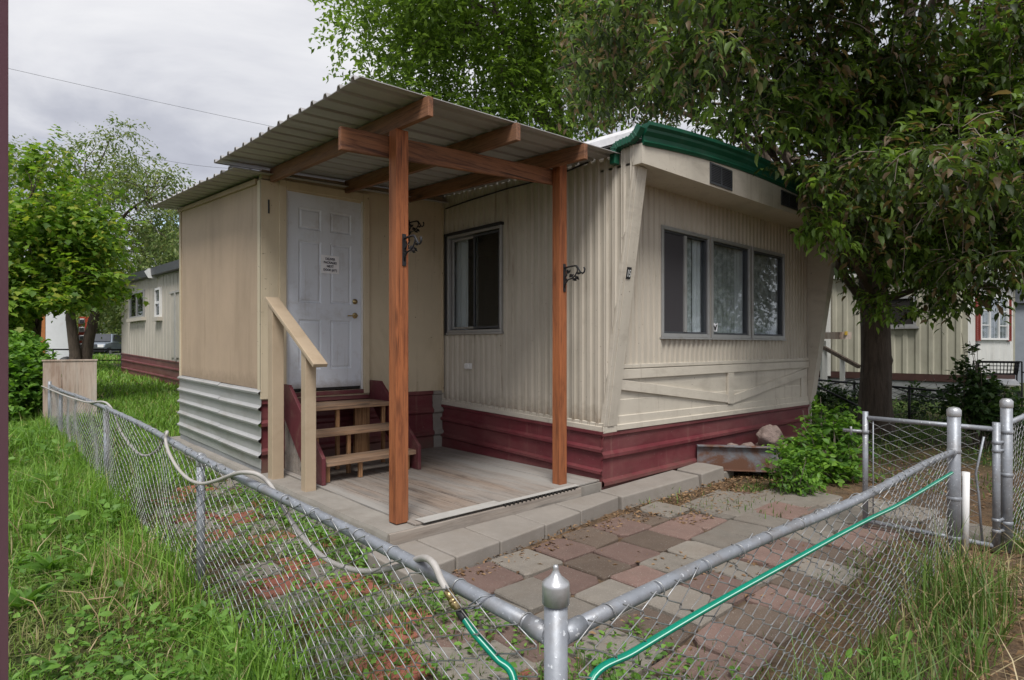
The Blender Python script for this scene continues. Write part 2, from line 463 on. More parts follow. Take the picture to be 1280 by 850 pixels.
M['maroon'] = surf('maroon_skirting', (.135, .028, .036), .42, .2, 3, dirt=(.20, .085, .08), dirt_amt=.6, dirt_scale=2.4, dirt_lo=.42, dirt_hi=.66, dirt_stretch=(.6, .6, 1.6), spots=(.36, .28, .26), spot_scale=55, spot_thr=.70, bump=.12, bump_scale=30, streak=((.25, .14, .12), .5, 12), splash=((.13, .085, .065), .02, .24))
M['tan'] = surf('tan_plywood', (.46, .345, .25), .7, .07, 1.6, dirt=(.30, .22, .15), dirt_amt=.45, dirt_scale=1.5, dirt_stretch=(1.5, 1.5, .3), spots=(.16, .10, .06), spot_scale=34, spot_thr=.70, streak=((.24, .17, .11), .6, 12), splash=((.27, .20, .14), .84, 1.02), bump=.12, bump_scale=30, bump_stretch=(2, 2, .3))
M['cream_ply'] = surf('cream_plywood', (.59, .505, .37), .65, .06, 1.6, dirt=(.34, .26, .15), dirt_amt=.5, dirt_scale=1.4, dirt_stretch=(1, 1, .5), spots=(.08, .05, .03), spot_scale=24, spot_thr=.69, streak=((.26, .19, .11), .6, 12), bump=.1, bump_scale=30, bump_stretch=(2, 2, .3))
M['grey_metal'] = surf('grey_ribbed_metal', (.42, .42, .425), .42, .06, 2, dirt=(.25, .22, .18), dirt_amt=.5, dirt_scale=3, dirt_stretch=(.5, .5, 2), bump=.05, metal=.15)
M['door'] = surf('white_door_paint', (.67, .71, .79), .38, .04, 2, dirt=(.33, .30, .27), dirt_amt=.5, dirt_scale=3.2, dirt_lo=.52, dirt_hi=.74, streak=((.36, .33, .30), .5, 14), spots=(.25, .22, .2), spot_scale=40, spot_thr=.72, splash=((.26, .22, .18), .80, .92), bump=.04, bump_scale=30)
M['dark'] = surf('dark_gap', (.015, .013, .012), .8, .1, 3, bump=0)
M['roof_under'] = surf('dusty_roof_metal', (.40, .39, .395), .5, .1, 2, stretch=(.4, 3, 1), dirt=(.17, .145, .125), dirt_amt=.5, dirt_scale=1.6, dirt_stretch=(.4, 3, 1), bump=.05, metal=.1)
M['roof_white'] = surf('white_roof_coating', (.68, .68, .70), .5, .06, 4, dirt=(.33, .33, .34), dirt_amt=.6, dirt_scale=5, bump=.5, bump_scale=9, bdist=.02)
M['green'] = surf('green_gutter_paint', (.008, .082, .046), .35, .12, 4, dirt=(.06, .10, .08), dirt_amt=.5, dirt_scale=4, spots=(.4, .45, .42), spot_scale=50, spot_thr=.76, bump=.06)
M['alu'] = surf('aluminium_frame', (.40, .40, .40), .38, .06, 3, dirt=(.25, .23, .2), dirt_amt=.5, dirt_scale=4, bump=.03, metal=.5)
M['alu_dark'] = surf('dark_sash', (.07, .075, .085), .4, .1, 3, bump=.03, metal=.3)
M['glass'] = glassmat('window_glass')
M['glass_dark'] = glassmat('dim_window_glass', (.8, .82, .82), .3)
M['screen'] = surf('insect_screen', (.045, .042, .048), .75, .1, 200, bump=.3, bump_scale=400)
M['curtain'] = surf('mottled_curtain', (.42, .45, .45), .9, .3, 9, dirt=(.16, .18, .18), dirt_amt=.8, dirt_scale=14, dirt_lo=.4, dirt_hi=.62, bump=.2, bump_scale=30)
M['curtain_plain'] = surf('pale_curtain', (.50, .53, .56), .9, .06, 3, bump=.1)
M['interior'] = surf('interior_panel', (.16, .10, .065), .8, .2, 4, bump=0)
M['brass'] = surf('worn_brass', (.42, .32, .16), .3, .1, 20, metal=.9, bump=.03)
M['post'] = woodmat('stained_post_wood', (.36, .12, .045), (.13, .036, .016), 'Z', .65, grey=(.22, .09, .045), grey_amt=.6)
M['beam_x'] = woodmat('stained_beam_wood', (.25, .105, .05), (.06, .022, .015), 'X', .65, grey=(.20, .13, .09), grey_amt=.3)
M['beam_y'] = woodmat('stained_rafter_wood', (.24, .105, .052), (.07, .025, .016), 'Y', .65, grey=(.26, .20, .16), grey_amt=.35)
M['tread'] = woodmat('worn_tread_wood', (.34, .20, .115), (.13, .08, .05), 'X', .75, grey=(.31, .25, .20), grey_amt=.65)
M['step_frame'] = woodmat('bare_step_lumber', (.36, .20, .10), (.15, .075, .035), 'Z', .7)
M['deck'] = woodmat('weathered_decking', (.235, .185, .15), (.11, .085, .07), 'Y', .8, grey=(.31, .30, .285), grey_amt=.9, knots=False)
M['riser'] = woodmat('weathered_riser_wood', (.27, .225, .19), (.15, .12, .10), 'X', .8, grey=(.42, .40, .37), grey_amt=.6)
M['rail_paint'] = surf('tan_painted_lumber', (.44, .345, .245), .6, .07, 3, dirt=(.30, .22, .14), dirt_amt=.5, dirt_scale=4, spots=(.16, .11, .07), spot_scale=40, spot_thr=.76, bump=.1, bump_scale=40, bump_stretch=(1, 1, .2))
M['stringer'] = surf('maroon_painted_wood', (.115, .026, .034), .55, .2, 5, dirt=(.20, .13, .10), dirt_amt=.5, dirt_scale=7, bump=.2, bump_scale=50)
M['concrete'] = surf('old_concrete', (.27, .25, .225), .85, .12, 4, dirt=(.19, .165, .14), dirt_amt=.7, dirt_scale=3, spots=(.14, .12, .10), spot_scale=60, spot_thr=.68, bump=.5, bump_scale=70)
M['kerb'] = surf('concrete_block', (.265, .24, .215), .85, .1, 4, dirt=(.22, .19, .16), dirt_amt=.6, dirt_scale=3.5, spots=(.5, .47, .44), spot_scale=130, spot_thr=.68, bump=.4, bump_scale=110, isl=.1)
M['white_strip'] = surf('worn_white_board', (.42, .41, .39), .6, .08, 5, dirt=(.3, .27, .24), dirt_amt=.6, dirt_scale=6, bump=.15)
M['galv'] = surf('galvanised_steel', (.29, .31, .345), .48, .16, 14, dirt=(.19, .17, .155), dirt_amt=.7, dirt_scale=7, spots=(.66, .69, .72), spot_scale=60, spot_thr=.64, bump=.2, bump_scale=60, metal=.35)
M['cap'] = surf('cast_aluminium_cap', (.50, .51, .53), .38, .12, 20, dirt=(.2, .19, .18), dirt_amt=.4, dirt_scale=20, bump=.15, bump_scale=80, metal=.6)
M['wire'] = surf('galvanised_wire', (.34, .35, .36), .4, .3, 9, dirt=(.14, .10, .07), dirt_amt=.8, dirt_scale=4, bump=0, metal=.5)
M['hose_grey'] = surf('grey_hose', (.42, .40, .38), .5, .08, 8, dirt=(.25, .22, .19), dirt_amt=.5, dirt_scale=8, bump=.1, bump_scale=50)
M['hose_green'] = surf('green_hose', (.0, .21, .135), .35, .08, 8, dirt=(.03, .12, .08), dirt_amt=.5, dirt_scale=9, bump=.05)
M['hose_stripe'] = surf('pale_hose_stripe', (.45, .72, .62), .4, .05, 8, bump=0)
M['black'] = surf('black_paint', (.018, .018, .02), .5, .2, 8, bump=.1)
M['iron'] = surf('wrought_iron', (.014, .014, .017), .55, .2, 20, bump=.15, bump_scale=60)
M['white'] = surf('white_plastic', (.72, .72, .72), .4, .04, 6, bump=.02)
M['paper'] = surf('paper', (.86, .87, .92), .8, .03, 9, bump=.05)
M['ink'] = surf('ink', (.04, .04, .07), .7, .1, 9, bump=0)
M['digit'] = surf('plaque_digit', (.55, .56, .56), .5, .1, 9, bump=0)
M['rust'] = surf('rusty_channel', (.165, .175, .195), .7, .14, 5, dirt=(.125, .055, .03), dirt_amt=.95, dirt_scale=3.0, dirt_lo=.40, dirt_hi=.55, bump=.3, bump_scale=50)
M['rock'] = surf('brown_rock', (.25, .19, .17), .9, .3, 9, dirt=(.10, .075, .07), dirt_amt=.7, dirt_scale=10, bump=1.0, bump_scale=18, bdist=.02)
M['purple'] = surf('plum_paint', (.235, .115, .145), .45, .1, 3, stretch=(1, 1, .2), bump=.06)
M['bark'] = surf('tree_bark', (.105, .08, .062), .9, .35, 9, stretch=(1, 1, .25), dirt=(.03, .022, .018), dirt_amt=.8, dirt_scale=10, dirt_stretch=(1.4, 1.4, .2), bump=1.0, bump_scale=16, bump_stretch=(1.5, 1.5, .22), bdist=.04)
M['twig'] = surf('twig_bark', (.19, .155, .13), .9, .25, 9, bump=.2)
M['board'] = woodmat('bleached_plywood', (.40, .295, .235), (.22, .13, .09), 'Z', .8, scale=.5, grey=(.62, .56, .5), grey_amt=.8)
M['truck_white'] = surf('stained_white_paint', (.72, .73, .76), .5, .05, 2, dirt=(.45, .33, .28), dirt_amt=.6, dirt_scale=1.3, dirt_lo=.55, bump=.05)
M['orange'] = surf('orange_paint', (.62, .27, .10), .5, .12, 3, bump=.05)
M['red_panel'] = surf('red_paint', (.42, .07, .035), .5, .12, 3, bump=.05)
M['car'] = surf('silver_blue_car_paint', (.35, .40, .47), .2, .05, 3, metal=.5, bump=0)
M['shutter'] = surf('brick_red_shutter', (.22, .04, .03), .5, .15, 6, bump=.1)
M['home_white'] = surf('white_siding', (.60, .60, .58), .55, .06, 2, dirt=(.3, .29, .26), dirt_amt=.4, dirt_scale=2, dirt_stretch=(1, 1, .3), bump=.05)
M['home_cream'] = surf('olive_cream_siding', (.40, .385, .31), .55, .08, 2, dirt=(.2, .19, .15), dirt_amt=.5, dirt_scale=1.5, dirt_stretch=(1, 1, .3), bump=.05)
M['home_base'] = surf('dark_brown_band', (.055, .025, .022), .6, .2, 3, bump=.05)
M['lap'] = surf('grey_lap_board', (.26, .27, .28), .6, .08, 3, dirt=(.14, .13, .12), dirt_amt=.5, dirt_scale=3, bump=.05)
M['shed'] = surf('blue_grey_boards', (.20, .22, .25), .65, .1, 3, bump=.1)
M['blue_door'] = surf('pale_blue_door', (.42, .52, .62), .5, .05, 3, bump=.03)
M['yellow'] = surf('yellow_tape', (.55, .36, .05), .6, .1, 6, bump=0)
M['asphalt'] = surf('asphalt', (.10, .10, .10), .9, .15, 6, bump=.3)

# leaves
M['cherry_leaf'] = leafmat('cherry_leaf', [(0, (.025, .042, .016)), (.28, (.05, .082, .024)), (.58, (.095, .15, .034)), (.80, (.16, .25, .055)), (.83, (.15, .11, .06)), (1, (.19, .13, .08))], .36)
M['cherry_highlight'] = leafmat('cherry_highlight_leaf', [(0, (.10, .18, .035)), (.6, (.17, .29, .05)), (1, (.26, .38, .09))], .42)  # lighter cherry leaf, crown highlights put into its colour
M['elm_leaf'] = leafmat('elm_leaf', [(0, (.07, .12, .022)), (.5, (.125, .205, .032)), (1, (.20, .30, .05))], .48)
M['maple_leaf'] = leafmat('maple_leaf', [(0, (.06, .13, .018)), (.4, (.13, .24, .03)), (.8, (.22, .34, .045)), (1, (.36, .36, .07))], .42)
M['ash_leaf'] = leafmat('ash_leaf', [(0, (.09, .14, .05)), (.6, (.16, .22, .08)), (1, (.24, .26, .12))], .4)
M['shrub_leaf'] = leafmat('shrub_leaf', [(0, (.05, .12, .02)), (.5, (.11, .24, .03)), (1, (.19, .34, .05))], .35)
M['dark_leaf'] = leafmat('shade_leaf', [(0, (.02, .045, .014)), (.6, (.04, .085, .02)), (1, (.08, .14, .035))], .3)
M['grass'] = leafmat('grass_blade', [(0, (.08, .17, .025)), (.45, (.15, .29, .04)), (.8, (.22, .39, .06)), (.95, (.25, .42, .08)), (.965, (.42, .38, .18)), (1, (.50, .43, .24))], .33)
M['yard_grass'] = leafmat('yard_grass_blade', [(0, (.05, .10, .02)), (.5, (.09, .17, .03)), (.8, (.14, .24, .05)), (1, (.24, .23, .10))], .25)
M['thatch'] = leafmat('matted_grass_blade', [(0, (.10, .12, .035)), (.4, (.16, .22, .05)), (.75, (.22, .27, .08)), (1, (.40, .34, .18))], .25, tcol=1.1)
M['straw'] = leafmat('dry_grass_blade', [(0, (.25, .18, .09)), (.6, (.40, .31, .17)), (1, (.50, .42, .26))], .2, tcol=1.1)
M['weed'] = leafmat('weed_leaf', [(0, (.07, .16, .025)), (.5, (.12, .25, .04)), (1, (.19, .35, .065))], .3)
M['dry_leaf'] = leafmat('fallen_leaf', [(0, (.10, .06, .035)), (.5, (.21, .125, .065)), (1, (.34, .22, .12))], .1, tcol=1.0)

# ground: soil, dry litter and green patches by noise, plus lawn and road areas by place
def ground_mat():
    nt = NT('soil_and_turf'); tcn = nt.n('ShaderNodeTexCoord'); co = tcn.outputs['Object']
    soil = ramp(nt, noise_tex(nt, co, 9, 8, .7), [(.3, (.055, .038, .026)), (.55, (.12, .088, .062)), (.75, (.20, .15, .10))])
    litter = ramp(nt, noise_tex(nt, co, 45, 4, .7), [(.35, (.09, .055, .035)), (.55, (.20, .125, .07)), (.7, (.33, .23, .13))])
    c = mixc(nt, ramp(nt, noise_tex(nt, co, 1.6, 6, .7), [(.42, (0, 0, 0)), (.62, (.8, .8, .8))]), soil, litter)
    turf = ramp(nt, noise_tex(nt, co, 30, 7, .75), [(.3, (.018, .024, .010)), (.55, (.045, .065, .02)), (.75, (.12, .11, .05))])
    s = nt.n('ShaderNodeSeparateXYZ'); nt.l(co, s.inputs[0])
    def mr(out, a, b):
        m = nt.n('ShaderNodeMapRange'); nt.l(out, m.inputs[0]); m.inputs[1].default_value = a; m.inputs[2].default_value = b; return m.outputs[0]
    def mth(op, a, b):
        m = nt.n('ShaderNodeMath', _operation=op, _use_clamp=True)
        for i, v in ((0, a), (1, b)):
            if isinstance(v, float): m.inputs[i].default_value = v
            else: nt.l(v, m.inputs[i])
        return m.outputs[0]
    lawn = mth('MULTIPLY', mr(s.outputs[0], 1.3, .9), mr(s.outputs[1], -.6, .4))
    lawn = mth('ADD', lawn, mr(s.outputs[1], 6.5, 8.5))
    lawn = mth('ADD', lawn, mr(s.outputs[0], 8.8, 10.0))
    c = mixc(nt, mth('MULTIPLY', lawn, ramp(nt, noise_tex(nt, co, 1.1, 6, .7), [(.33, (.2,) * 3), (.5, (1, 1, 1))])), c, turf)
    p = nt.n('ShaderNodeBsdfPrincipled', Roughness=.95); p.inputs['Specular IOR Level'].default_value = .15
    nt.l(c, p.inputs['Base Color'])
    b = nt.n('ShaderNodeBump', Strength=.8, Distance=.02); nt.l(noise_tex(nt, co, 40, 8, .75), b.inputs['Height']); nt.l(b.outputs[0], p.inputs['Normal'])
    nt.l(p.outputs[0], nt.out.inputs[0]); return nt.mat
M['ground'] = ground_mat()

# ================================================================ ground sheet
def axis(lo, hi, fine_lo, fine_hi, step):
    a = list(np.arange(fine_lo, fine_hi, step)) + [fine_hi]
    g, x = step, fine_lo
    left = []
    while x > lo: g *= 1.35; x -= g; left.append(max(x, lo))
    g, x = step, fine_hi; right = []
    while x < hi: g *= 1.35; x += g; right.append(min(x, hi))
    return np.array(sorted(set([round(float(t), 4) for t in left + a + right])))
gx = axis(-420, 420, -4, 9, .08); gy = axis(-420, 420, -1, 14, .08)
X, Y = np.meshgrid(gx, gy, indexing='ij')
Z = ground_z_np(0, np.minimum(Y, 120.0))
nz = np.array([[mnoise.fractal(Vector((x * 1.1, y * 1.1, 0)), 1.0, 2.0, 4) for y in gy] for x in gx])
amp = np.where((X > 1.12) & (X < 9.6) & (Y > .9) & (Y < 9.6), .008, .035)
Z = Z + nz * amp - .012
nx_, ny_ = len(gx), len(gy)
V = np.stack([X, Y, Z], -1).reshape(-1, 3)
i, j = np.meshgrid(np.arange(nx_ - 1), np.arange(ny_ - 1), indexing='ij')
a = (i * ny_ + j).ravel(); F = np.stack([a, a + ny_, a + ny_ + 1, a + 1], 1).ravel()
g = raw_mesh('ground', V, F, np.full(len(a), 4), M['ground'], smooth=True); tag(g, kind='structure')

# ================================================================ paved path (pavers set in the soil)
def paver_mats():
    def one(nm, a, b):
        return surf(nm, a, .9, .14, 6, dirt=b, dirt_amt=.6, dirt_scale=3, dirt_lo=.45, dirt_hi=.75, spots=(.34, .31, .28), spot_scale=110, spot_thr=.64, bump=.8, bump_scale=70, bdist=.008, isl=.22)
    return [one('grey_paver', (.205, .185, .16), (.15, .12, .095)), one("rose_paver", (.18, .118, .10), (.14, .105, .085)),
            one('brown_paver', (.12, .09, .07), (.085, .06, .045)), one('brick_red_paver', (.30, .10, .07), (.17, .115, .08))]
PM = paver_mats()
pv = MB(); rp = random.Random(5)
def paver(cx, cy, w, h, rot, z, mi, t=.045):
    c, s = math.cos(rot), math.sin(rot)
    def P(x, y, zz): return (cx + x * c - y * s, cy + x * s + y * c, zz)
    k = []
    for (sx, sy) in ((-1, -1), (1, -1), (1, 1), (-1, 1)):
        jx, jy = rp.uniform(-.012, .012), rp.uniform(-.012, .012)
        e = rp.uniform(.006, .020) if rp.random() < .85 else rp.uniform(.03, .06)          # worn corner
        k.append((sx * w / 2 + jx, sy * h / 2 + jy, sx, sy, e))
    ring = []
    for (x, y, sx, sy, e) in k:
        if sx * sy > 0: ring += [(x, y - sy * e), (x - sx * e, y)]
        else: ring += [(x - sx * e, y), (x, y - sy * e)]
    # order the ring by angle
    ring.sort(key=lambda q: math.atan2(q[1], q[0]))
    tx, ty = rp.uniform(-.03, .03), rp.uniform(-.03, .03)
    top = [P(x * .965, y * .965, z + tx * x + ty * y) for x, y in ring]
    mid = [P(x, y, z - .009 + tx * x + ty * y) for x, y in ring]
    bot = [P(x, y, z - t) for x, y in ring]
    n = len(ring)
    pv.add(top + mid + bot, [tuple(range(n))] + [(i, i + n, (i + 1) % n + n, (i + 1) % n) for i in range(n)] + [(i + n, i + 2 * n, (i + 1) % n + 2 * n, (i + 1) % n + n) for i in range(n)], mi)
# rows in front of the kerb
row = 0
y = 3.13
while y > 1.25:
    x = 1.55 + (row % 2) * .2 + rp.uniform(-.05, .05)
    while x < 5.6 + row * .12:
        w = rp.choice([.35, .35, .38, .30, .35])
        if not (row == 0 and rp.random() < .15) and not (x > 4.6 and row == 0):
            mi = rp.choices([0, 1, 2], [.43, .42, .15])[0]
            paver(x + w / 2, y - .19 + x * .05 - .12 + rp.uniform(-.012, .012), w - .014, .355, rp.uniform(-.06, .06), .016 + rp.uniform(-.009, .008), mi)
        x += w + rp.uniform(.002, .018)
    y -= .378; row += 1
# broad concrete slabs towards the gate
for (cx, cy, w, h, r) in ((5.35, 2.75, .85, .6, .1), (6.05, 2.45, .7, .62, -.12), (5.75, 1.95, .6, .5, .2), (6.25, 1.65, .55, .6, -.05), (5.95, 1.05, .5, .5, .1), (6.0, .42, .55, .5, .2), (6.45, .0, .6, .5, -.1), (6.7, -.6, .5, .5, .1)):
    paver(cx, cy, w, h, r, .02, 0)
# checkerboard strip beside the left fence
yy = 1.45; r0 = 0
while yy < 6.9:
    for k in range(3):
        xx = 1.42 + k * .335 + (.04 if r0 % 2 else 0)
        if rp.random() < (.2 if yy < 2.6 else .08): continue
        paver(xx + rp.uniform(-.015, .015), yy + rp.uniform(-.015, .015), .31, .30, rp.uniform(-.07, .07), .012 + ground_z(0, yy) + rp.uniform(-.006, .004), 3 if (r0 + k) % 2 else 0)
    yy += .325; r0 += 1
o = pv.build('paver_path', PM); tag(o, kind='structure')

# low concrete slab under porch and entry
sb = MB(); n = 26; SY = 3.625
top_l, bot_l = [], []
for q in range(n + 1):
    yy = SY + (9.6 - SY) * q / n
    jx = mnoise.noise(Vector((yy * 3, 0, 0))) * .025
    top_l.append((2.17 + jx, yy, .195 + mnoise.noise(Vector((yy * 2, 5, 0))) * .008)); bot_l.append((2.11 + jx * 1.6, yy, -.03))
vs, fs = [], []
for q in range(n + 1):
    vs += [bot_l[q], (top_l[q][0] - .012, top_l[q][1], .17), top_l[q], (4.5, top_l[q][1], .19)]
for q in range(n):
    for c in range(3): fs.append((q * 4 + c, (q + 1) * 4 + c, (q + 1) * 4 + c + 1, q * 4 + c + 1))
sb.add(vs, fs); sb.add([vs[0], vs[1], vs[2], vs[3], (4.5, SY, -.03)], [(0, 1, 2, 3, 4)])
o = sb.build('concrete_slab', M['concrete']); tag(o, kind='structure')

# kerb of loose concrete blocks, each its own thing
KB = [((2.00, 3.10), (2.385, 3.14)), ((2.395, 3.14), (2.815, 3.185)), ((2.825, 3.185), (3.335, 3.245)), ((3.345, 3.245), (3.82, 3.30)), ((3.83, 3.30), (4.44, 3.375))]
klab = ['leftmost grey concrete edging block, half hidden by the fence rail', 'second grey block from the left along the porch front, below the first post',
        'third grey block from the left along the porch front edge', 'fourth grey block from the left, before the last wide one', 'wide grey block ending at the maroon corner of the home']
for (p, q), lb in zip(KB, klab):
    m = MB(); d = .43
    m.hexa([(p[0], p[1], -.03), (q[0], q[1], -.03), (q[0] - .02, 3.585, -.03), (p[0] - .02, 3.585, -.03), (p[0], p[1], .105 + rp.uniform(-.006, .006)), (q[0], q[1], .105 + rp.uniform(-.006, .006)), (q[0] - .02, 3.585, .12), (p[0] - .02, 3.585, .12)])
    o = m.build('kerb_block', M['kerb'], bevel=.012, seg=3); tag(o, lb, 'kerb block', 'concrete edging blocks along the porch')
for (a0, b0, a1, b1, zt, lb) in ((4.46, 3.40, 5.72, 3.30, .11, 'long low concrete kerb along the maroon skirting'), (5.80, 3.36, 6.25, 3.30, .13, 'short broken concrete block beside the steel hitch')):
    m = MB()
    m.hexa([(a0, b0 - .06, -.03), (a1, b1 - .02, -.03), (a1, 3.62, -.03), (a0, 3.62, -.03), (a0, b0 - .05, zt), (a1, b1, zt + .02), (a1, 3.62, zt + .03), (a0, 3.62, zt + .01)])
    o = m.build('kerb_block', M['kerb'], bevel=.014, seg=3); tag(o, lb, 'kerb block', 'concrete edging blocks along the porch')
# ================================================================ mobile home
CX0, CY0 = 4.54, 3.65
SIDE = Plane((CX0, CY0), (0, 1), (-1, 0))       # long wall, s = along +Y
END = Plane((CX0, CY0), (1, 0), (0, -1))        # end wall, s = along +X
XE = 9.50                                        # far corner of the end wall
LEN = 23.8                                       # length of the long side
home = thing('mobile_home', (CX0, CY0, 0), 'cream ribbed mobile home with maroon skirting, green eave and slanted front pillars', 'mobile home')
FLUTE = [(0, 0), (.22, 0), (.36, 1), (.42, .8), (.56, .8), (.62, 1), (.76, 0)]
RIB2 = [(0, 0), (.40, 0), (.50, 1), (.80, 1), (.90, 0)]

def side_top(s): return 3.36 + .025 * s
def side_bot(s): return .70 + .030 * s if s < 2.6 else .77 + .0208 * (s - 2.6)
# long wall with its window hole; forward triangle runs out to the slanted pillar
w0, w1 = 1.44, 2.47; wz0, wz1 = 1.66, 2.88
m = MB(); D = .021; PT = .102
SIDE.ribbed(m, 0, w0, side_bot, side_top, PT, D, FLUTE)
SIDE.ribbed(m, w0, w1, side_bot, lambda s: wz0, PT, D, FLUTE)
SIDE.ribbed(m, w0, w1, lambda s: wz1, side_top, PT, D, FLUTE)
SIDE.ribbed(m, w1, 2.60, side_bot, side_top, PT, D, FLUTE)
def slant(s): return .74 + (-s) / .37 * (3.17 - .74)     # lower limit of the forward triangle
SIDE.ribbed(m, -.40, 0, slant, side_top, PT, D, FLUTE)
m.build('side_wall', M['siding'], home)
m = MB()
SIDE.ribbed(m, 2.60, LEN, side_bot, side_top, .41, .010, [(0, 0), (.9, 0), (.92, 1), (.98, 1)])
m.build('rear_side_wall', M['siding_grey'], home)
# unseen sides close the box against light
m = MB()
m.box(XE, XE + .03, CY0 - .05, CY0 + LEN, .3, 3.9); m.box(CX0, XE, CY0 + LEN, CY0 + LEN + .03, .3, 4.0)
m.box(CX0 + .05, XE, CY0 + .05, CY0 + LEN, .74, .78)
m.build('back_wall', M['siding_grey'], home)

# trim strip at the foot of the long wall
m = MB()
SIDE.lapped(m, -.02, 2.60, [(.006, .665), (.028, .67), (.028, .715), (.018, .72), (.018, .745), (.004, .75)], [(.006, .745), (.028, .75), (.028, .795), (.018, .80), (.018, .825), (.004, .83)])
m.build('base_trim', M['siding_trim'], home)

# maroon skirting, long side: three rolled ribs, and the end side
def skirt_prof(z0, z1, lean=.03):
    h = z1 - z0
    return [(lean + .01, z0), (lean, z0 + .22 * h), (lean + .028, z0 + .255 * h), (lean + .028, z0 + .30 * h), (lean - .004, z0 + .335 * h), (lean - .01, z0 + .60 * h),
            (lean + .020, z0 + .635 * h), (lean + .020, z0 + .68 * h), (lean - .012, z0 + .72 * h), (lean - .016, z0 + .92 * h), (lean + .006, z0 + .94 * h), (lean + .006, z0 + .99 * h), (-.01, z1)]
m = MB()
SIDE.lapped(m, -.03, 2.62, skirt_prof(.125, .672), skirt_prof(.215, .75), 12, .01)
m.build('skirting', M['maroon'], home)
m = MB()
END.lapped(m, -.03, XE - CX0 + .02, skirt_prof(-.02, .665, .02), skirt_prof(-.02, .61, .02), 16, .012)
m.build('skirting', M['maroon'], home)
m = MB()
SIDE.lapped(m, 2.60, LEN, skirt_prof(.15, .76, .01), skirt_prof(.42, 1.22, .01), 8, .01)
m.build('skirting', M['maroon'], home)
m = MB()       # grey lap boards under the maroon beside the porch
SIDE.lapped(m, -.01, 2.55, [(.03, -.02), (.018, .055), (.030, .06), (.016, .125), (.0, .13)], [(.03, .16), (.018, .18), (.03, .185), (.016, .21), (0, .22)])
m.build('skirting_board', M['lap'], home)
m = MB()
SIDE.box(m, 8.0, 14.9, .02, .06, 1.06, 1.20); SIDE.box(m, 14.9, 15.0, .03, .08, .40, 1.32)
m.build('skirting_board', M['white_strip'], home)

# end wall: ribbed upper part with three window holes
zs_lo = lambda s: 1.31 - .004 * s
zs_hi = lambda s: 3.18 + .012 * s
WIN = []
for (u0, u1, vt0, vt1) in ((824.3, 884.5, 280.5, 297), (886.8, 935.4, 297.5, 309.5), (937.6, 978.4, 310, 320.5)):
    a0, a1 = on_y(u0, vt0, CY0), on_y(u1, vt1, CY0)
    WIN.append((a0[0] - CX0, a1[0] - CX0, 1.592, 2.80))
m = MB()
EP = .102; ED = .018
cuts = []
s = .22
for (a0, a1, z0, z1) in WIN:
    END.ribbed(m, s, a0 + .01, zs_lo, zs_hi, EP, ED, RIB2)
    END.ribbed(m, a0 + .01, a1 - .01, zs_lo, lambda q: 1.60, EP, ED, RIB2)
    END.ribbed(m, a0 + .01, a1 - .01, lambda q: 2.79, zs_hi, EP, ED, RIB2)
    s = a1 - .01
END.ribbed(m, s, XE - CX0 - .02, zs_lo, zs_hi, EP, ED, RIB2)
END.ribbed(m, .0, .22, lambda q: .70, zs_hi, .5, .001, RIB2)
m.build('end_wall', M['siding'], home)

# lower panel with chevron boards
m = MB()
L = XE - CX0 - .02
END.lapped(m, .19, L, [(.012, .66), (.034, .665), (.034, .715), (.018, .72), (.018, .80), (.004, .805), (.008, .96), (.0, .965), (.006, 1.10), (0, 1.31)],
           [(.012, .60), (.034, .605), (.034, .65), (.018, .66), (.018, .73), (.004, .735), (.008, .90), (0, .905), (.006, 1.08), (0, 1.29)])
m.build('lower_panel', M['siding_trim'], home)
m = MB()
END.box(m, .19, L, .004, .026, 1.272, 1.312); END.box(m, .19, L, .004, .034, 1.165, 1.262)
p = [on_y(*q, CY0) for q in ((772, 474), (910.5, 493), (910.5, 503.7), (772, 487))]
END.slab(m, [(q[0] - CX0, q[2]) for q in p], .005, .030)
p = [on_y(*q, CY0) for q in ((914.5, 493.5), (1006, 460.5), (1006, 469.5), (914.5, 504))]
END.slab(m, [(q[0] - CX0, q[2]) for q in p], .005, .031)
p = [on_y(*q, CY0) for q in ((907.5, 466), (914.3, 465.5), (914.3, 504.5), (907.5, 504.5))]
END.slab(m, [(q[0] - CX0, q[2]) for q in p], .005, .037)
p = [on_y(*q, CY0) for q in ((1000, 471), (1005, 469), (1005, 495), (1000, 496))]
END.slab(m, [(q[0] - CX0, q[2]) for q in p], .005, .02)
m.build('chevron_boards', M['siding_trim'], home, bevel=.004)

# slanted pillars, fascia, soffit
def pillar(X0, X1, name, thick=.05):
    m = MB()
    yb, yt, zb, zt = CY0 - .03, 3.27, .715, 3.165
    m.hexa([(X0, yb, zb), (X1, yb, zb), (X1, yb + thick, zb), (X0, yb + thick, zb), (X0, yt, zt), (X1, yt, zt), (X1, yt + thick, zt), (X0, yt + thick, zt)])
    END.box(m, -.014, .20, -.02, .0285, .652, .714)
    m.hexa([(X0 + .05, yb - .008, zb), (X1 - .055, yb - .008, zb), (X1 - .055, yb - .001, zb), (X0 + .05, yb - .001, zb), (X0 + .05, yt - .008, zt), (X1 - .055, yt - .008, zt), (X1 - .055, yt - .001, zt), (X0 + .05, yt - .001, zt)])
    return m.build(name, M['siding_trim'], home, bevel=.004)
pillar(CX0 - .006, CX0 + .20, 'pillar')
m = MB()   # side cheek of far wing and its pillar face
m.add([(XE - .01, CY0, .62), (XE - .01, CY0, 3.22), (XE - .01, 3.24, 3.18), (XE - .01, 3.60, .64)], [(0, 1, 2, 3)])
m.add([(XE - .012, 3.60, .64), (XE + .16, 3.60, .64), (XE + .16, 3.24, 3.18), (XE - .012, 3.24, 3.18)], [(0, 1, 2, 3)])
m.add([(XE + .16, CY0 + .1, .62), (XE + .16, CY0 + .1, 3.2), (XE + .16, 3.24, 3.18), (XE + .16, 3.60, .64)], [(0, 1, 2, 3)])
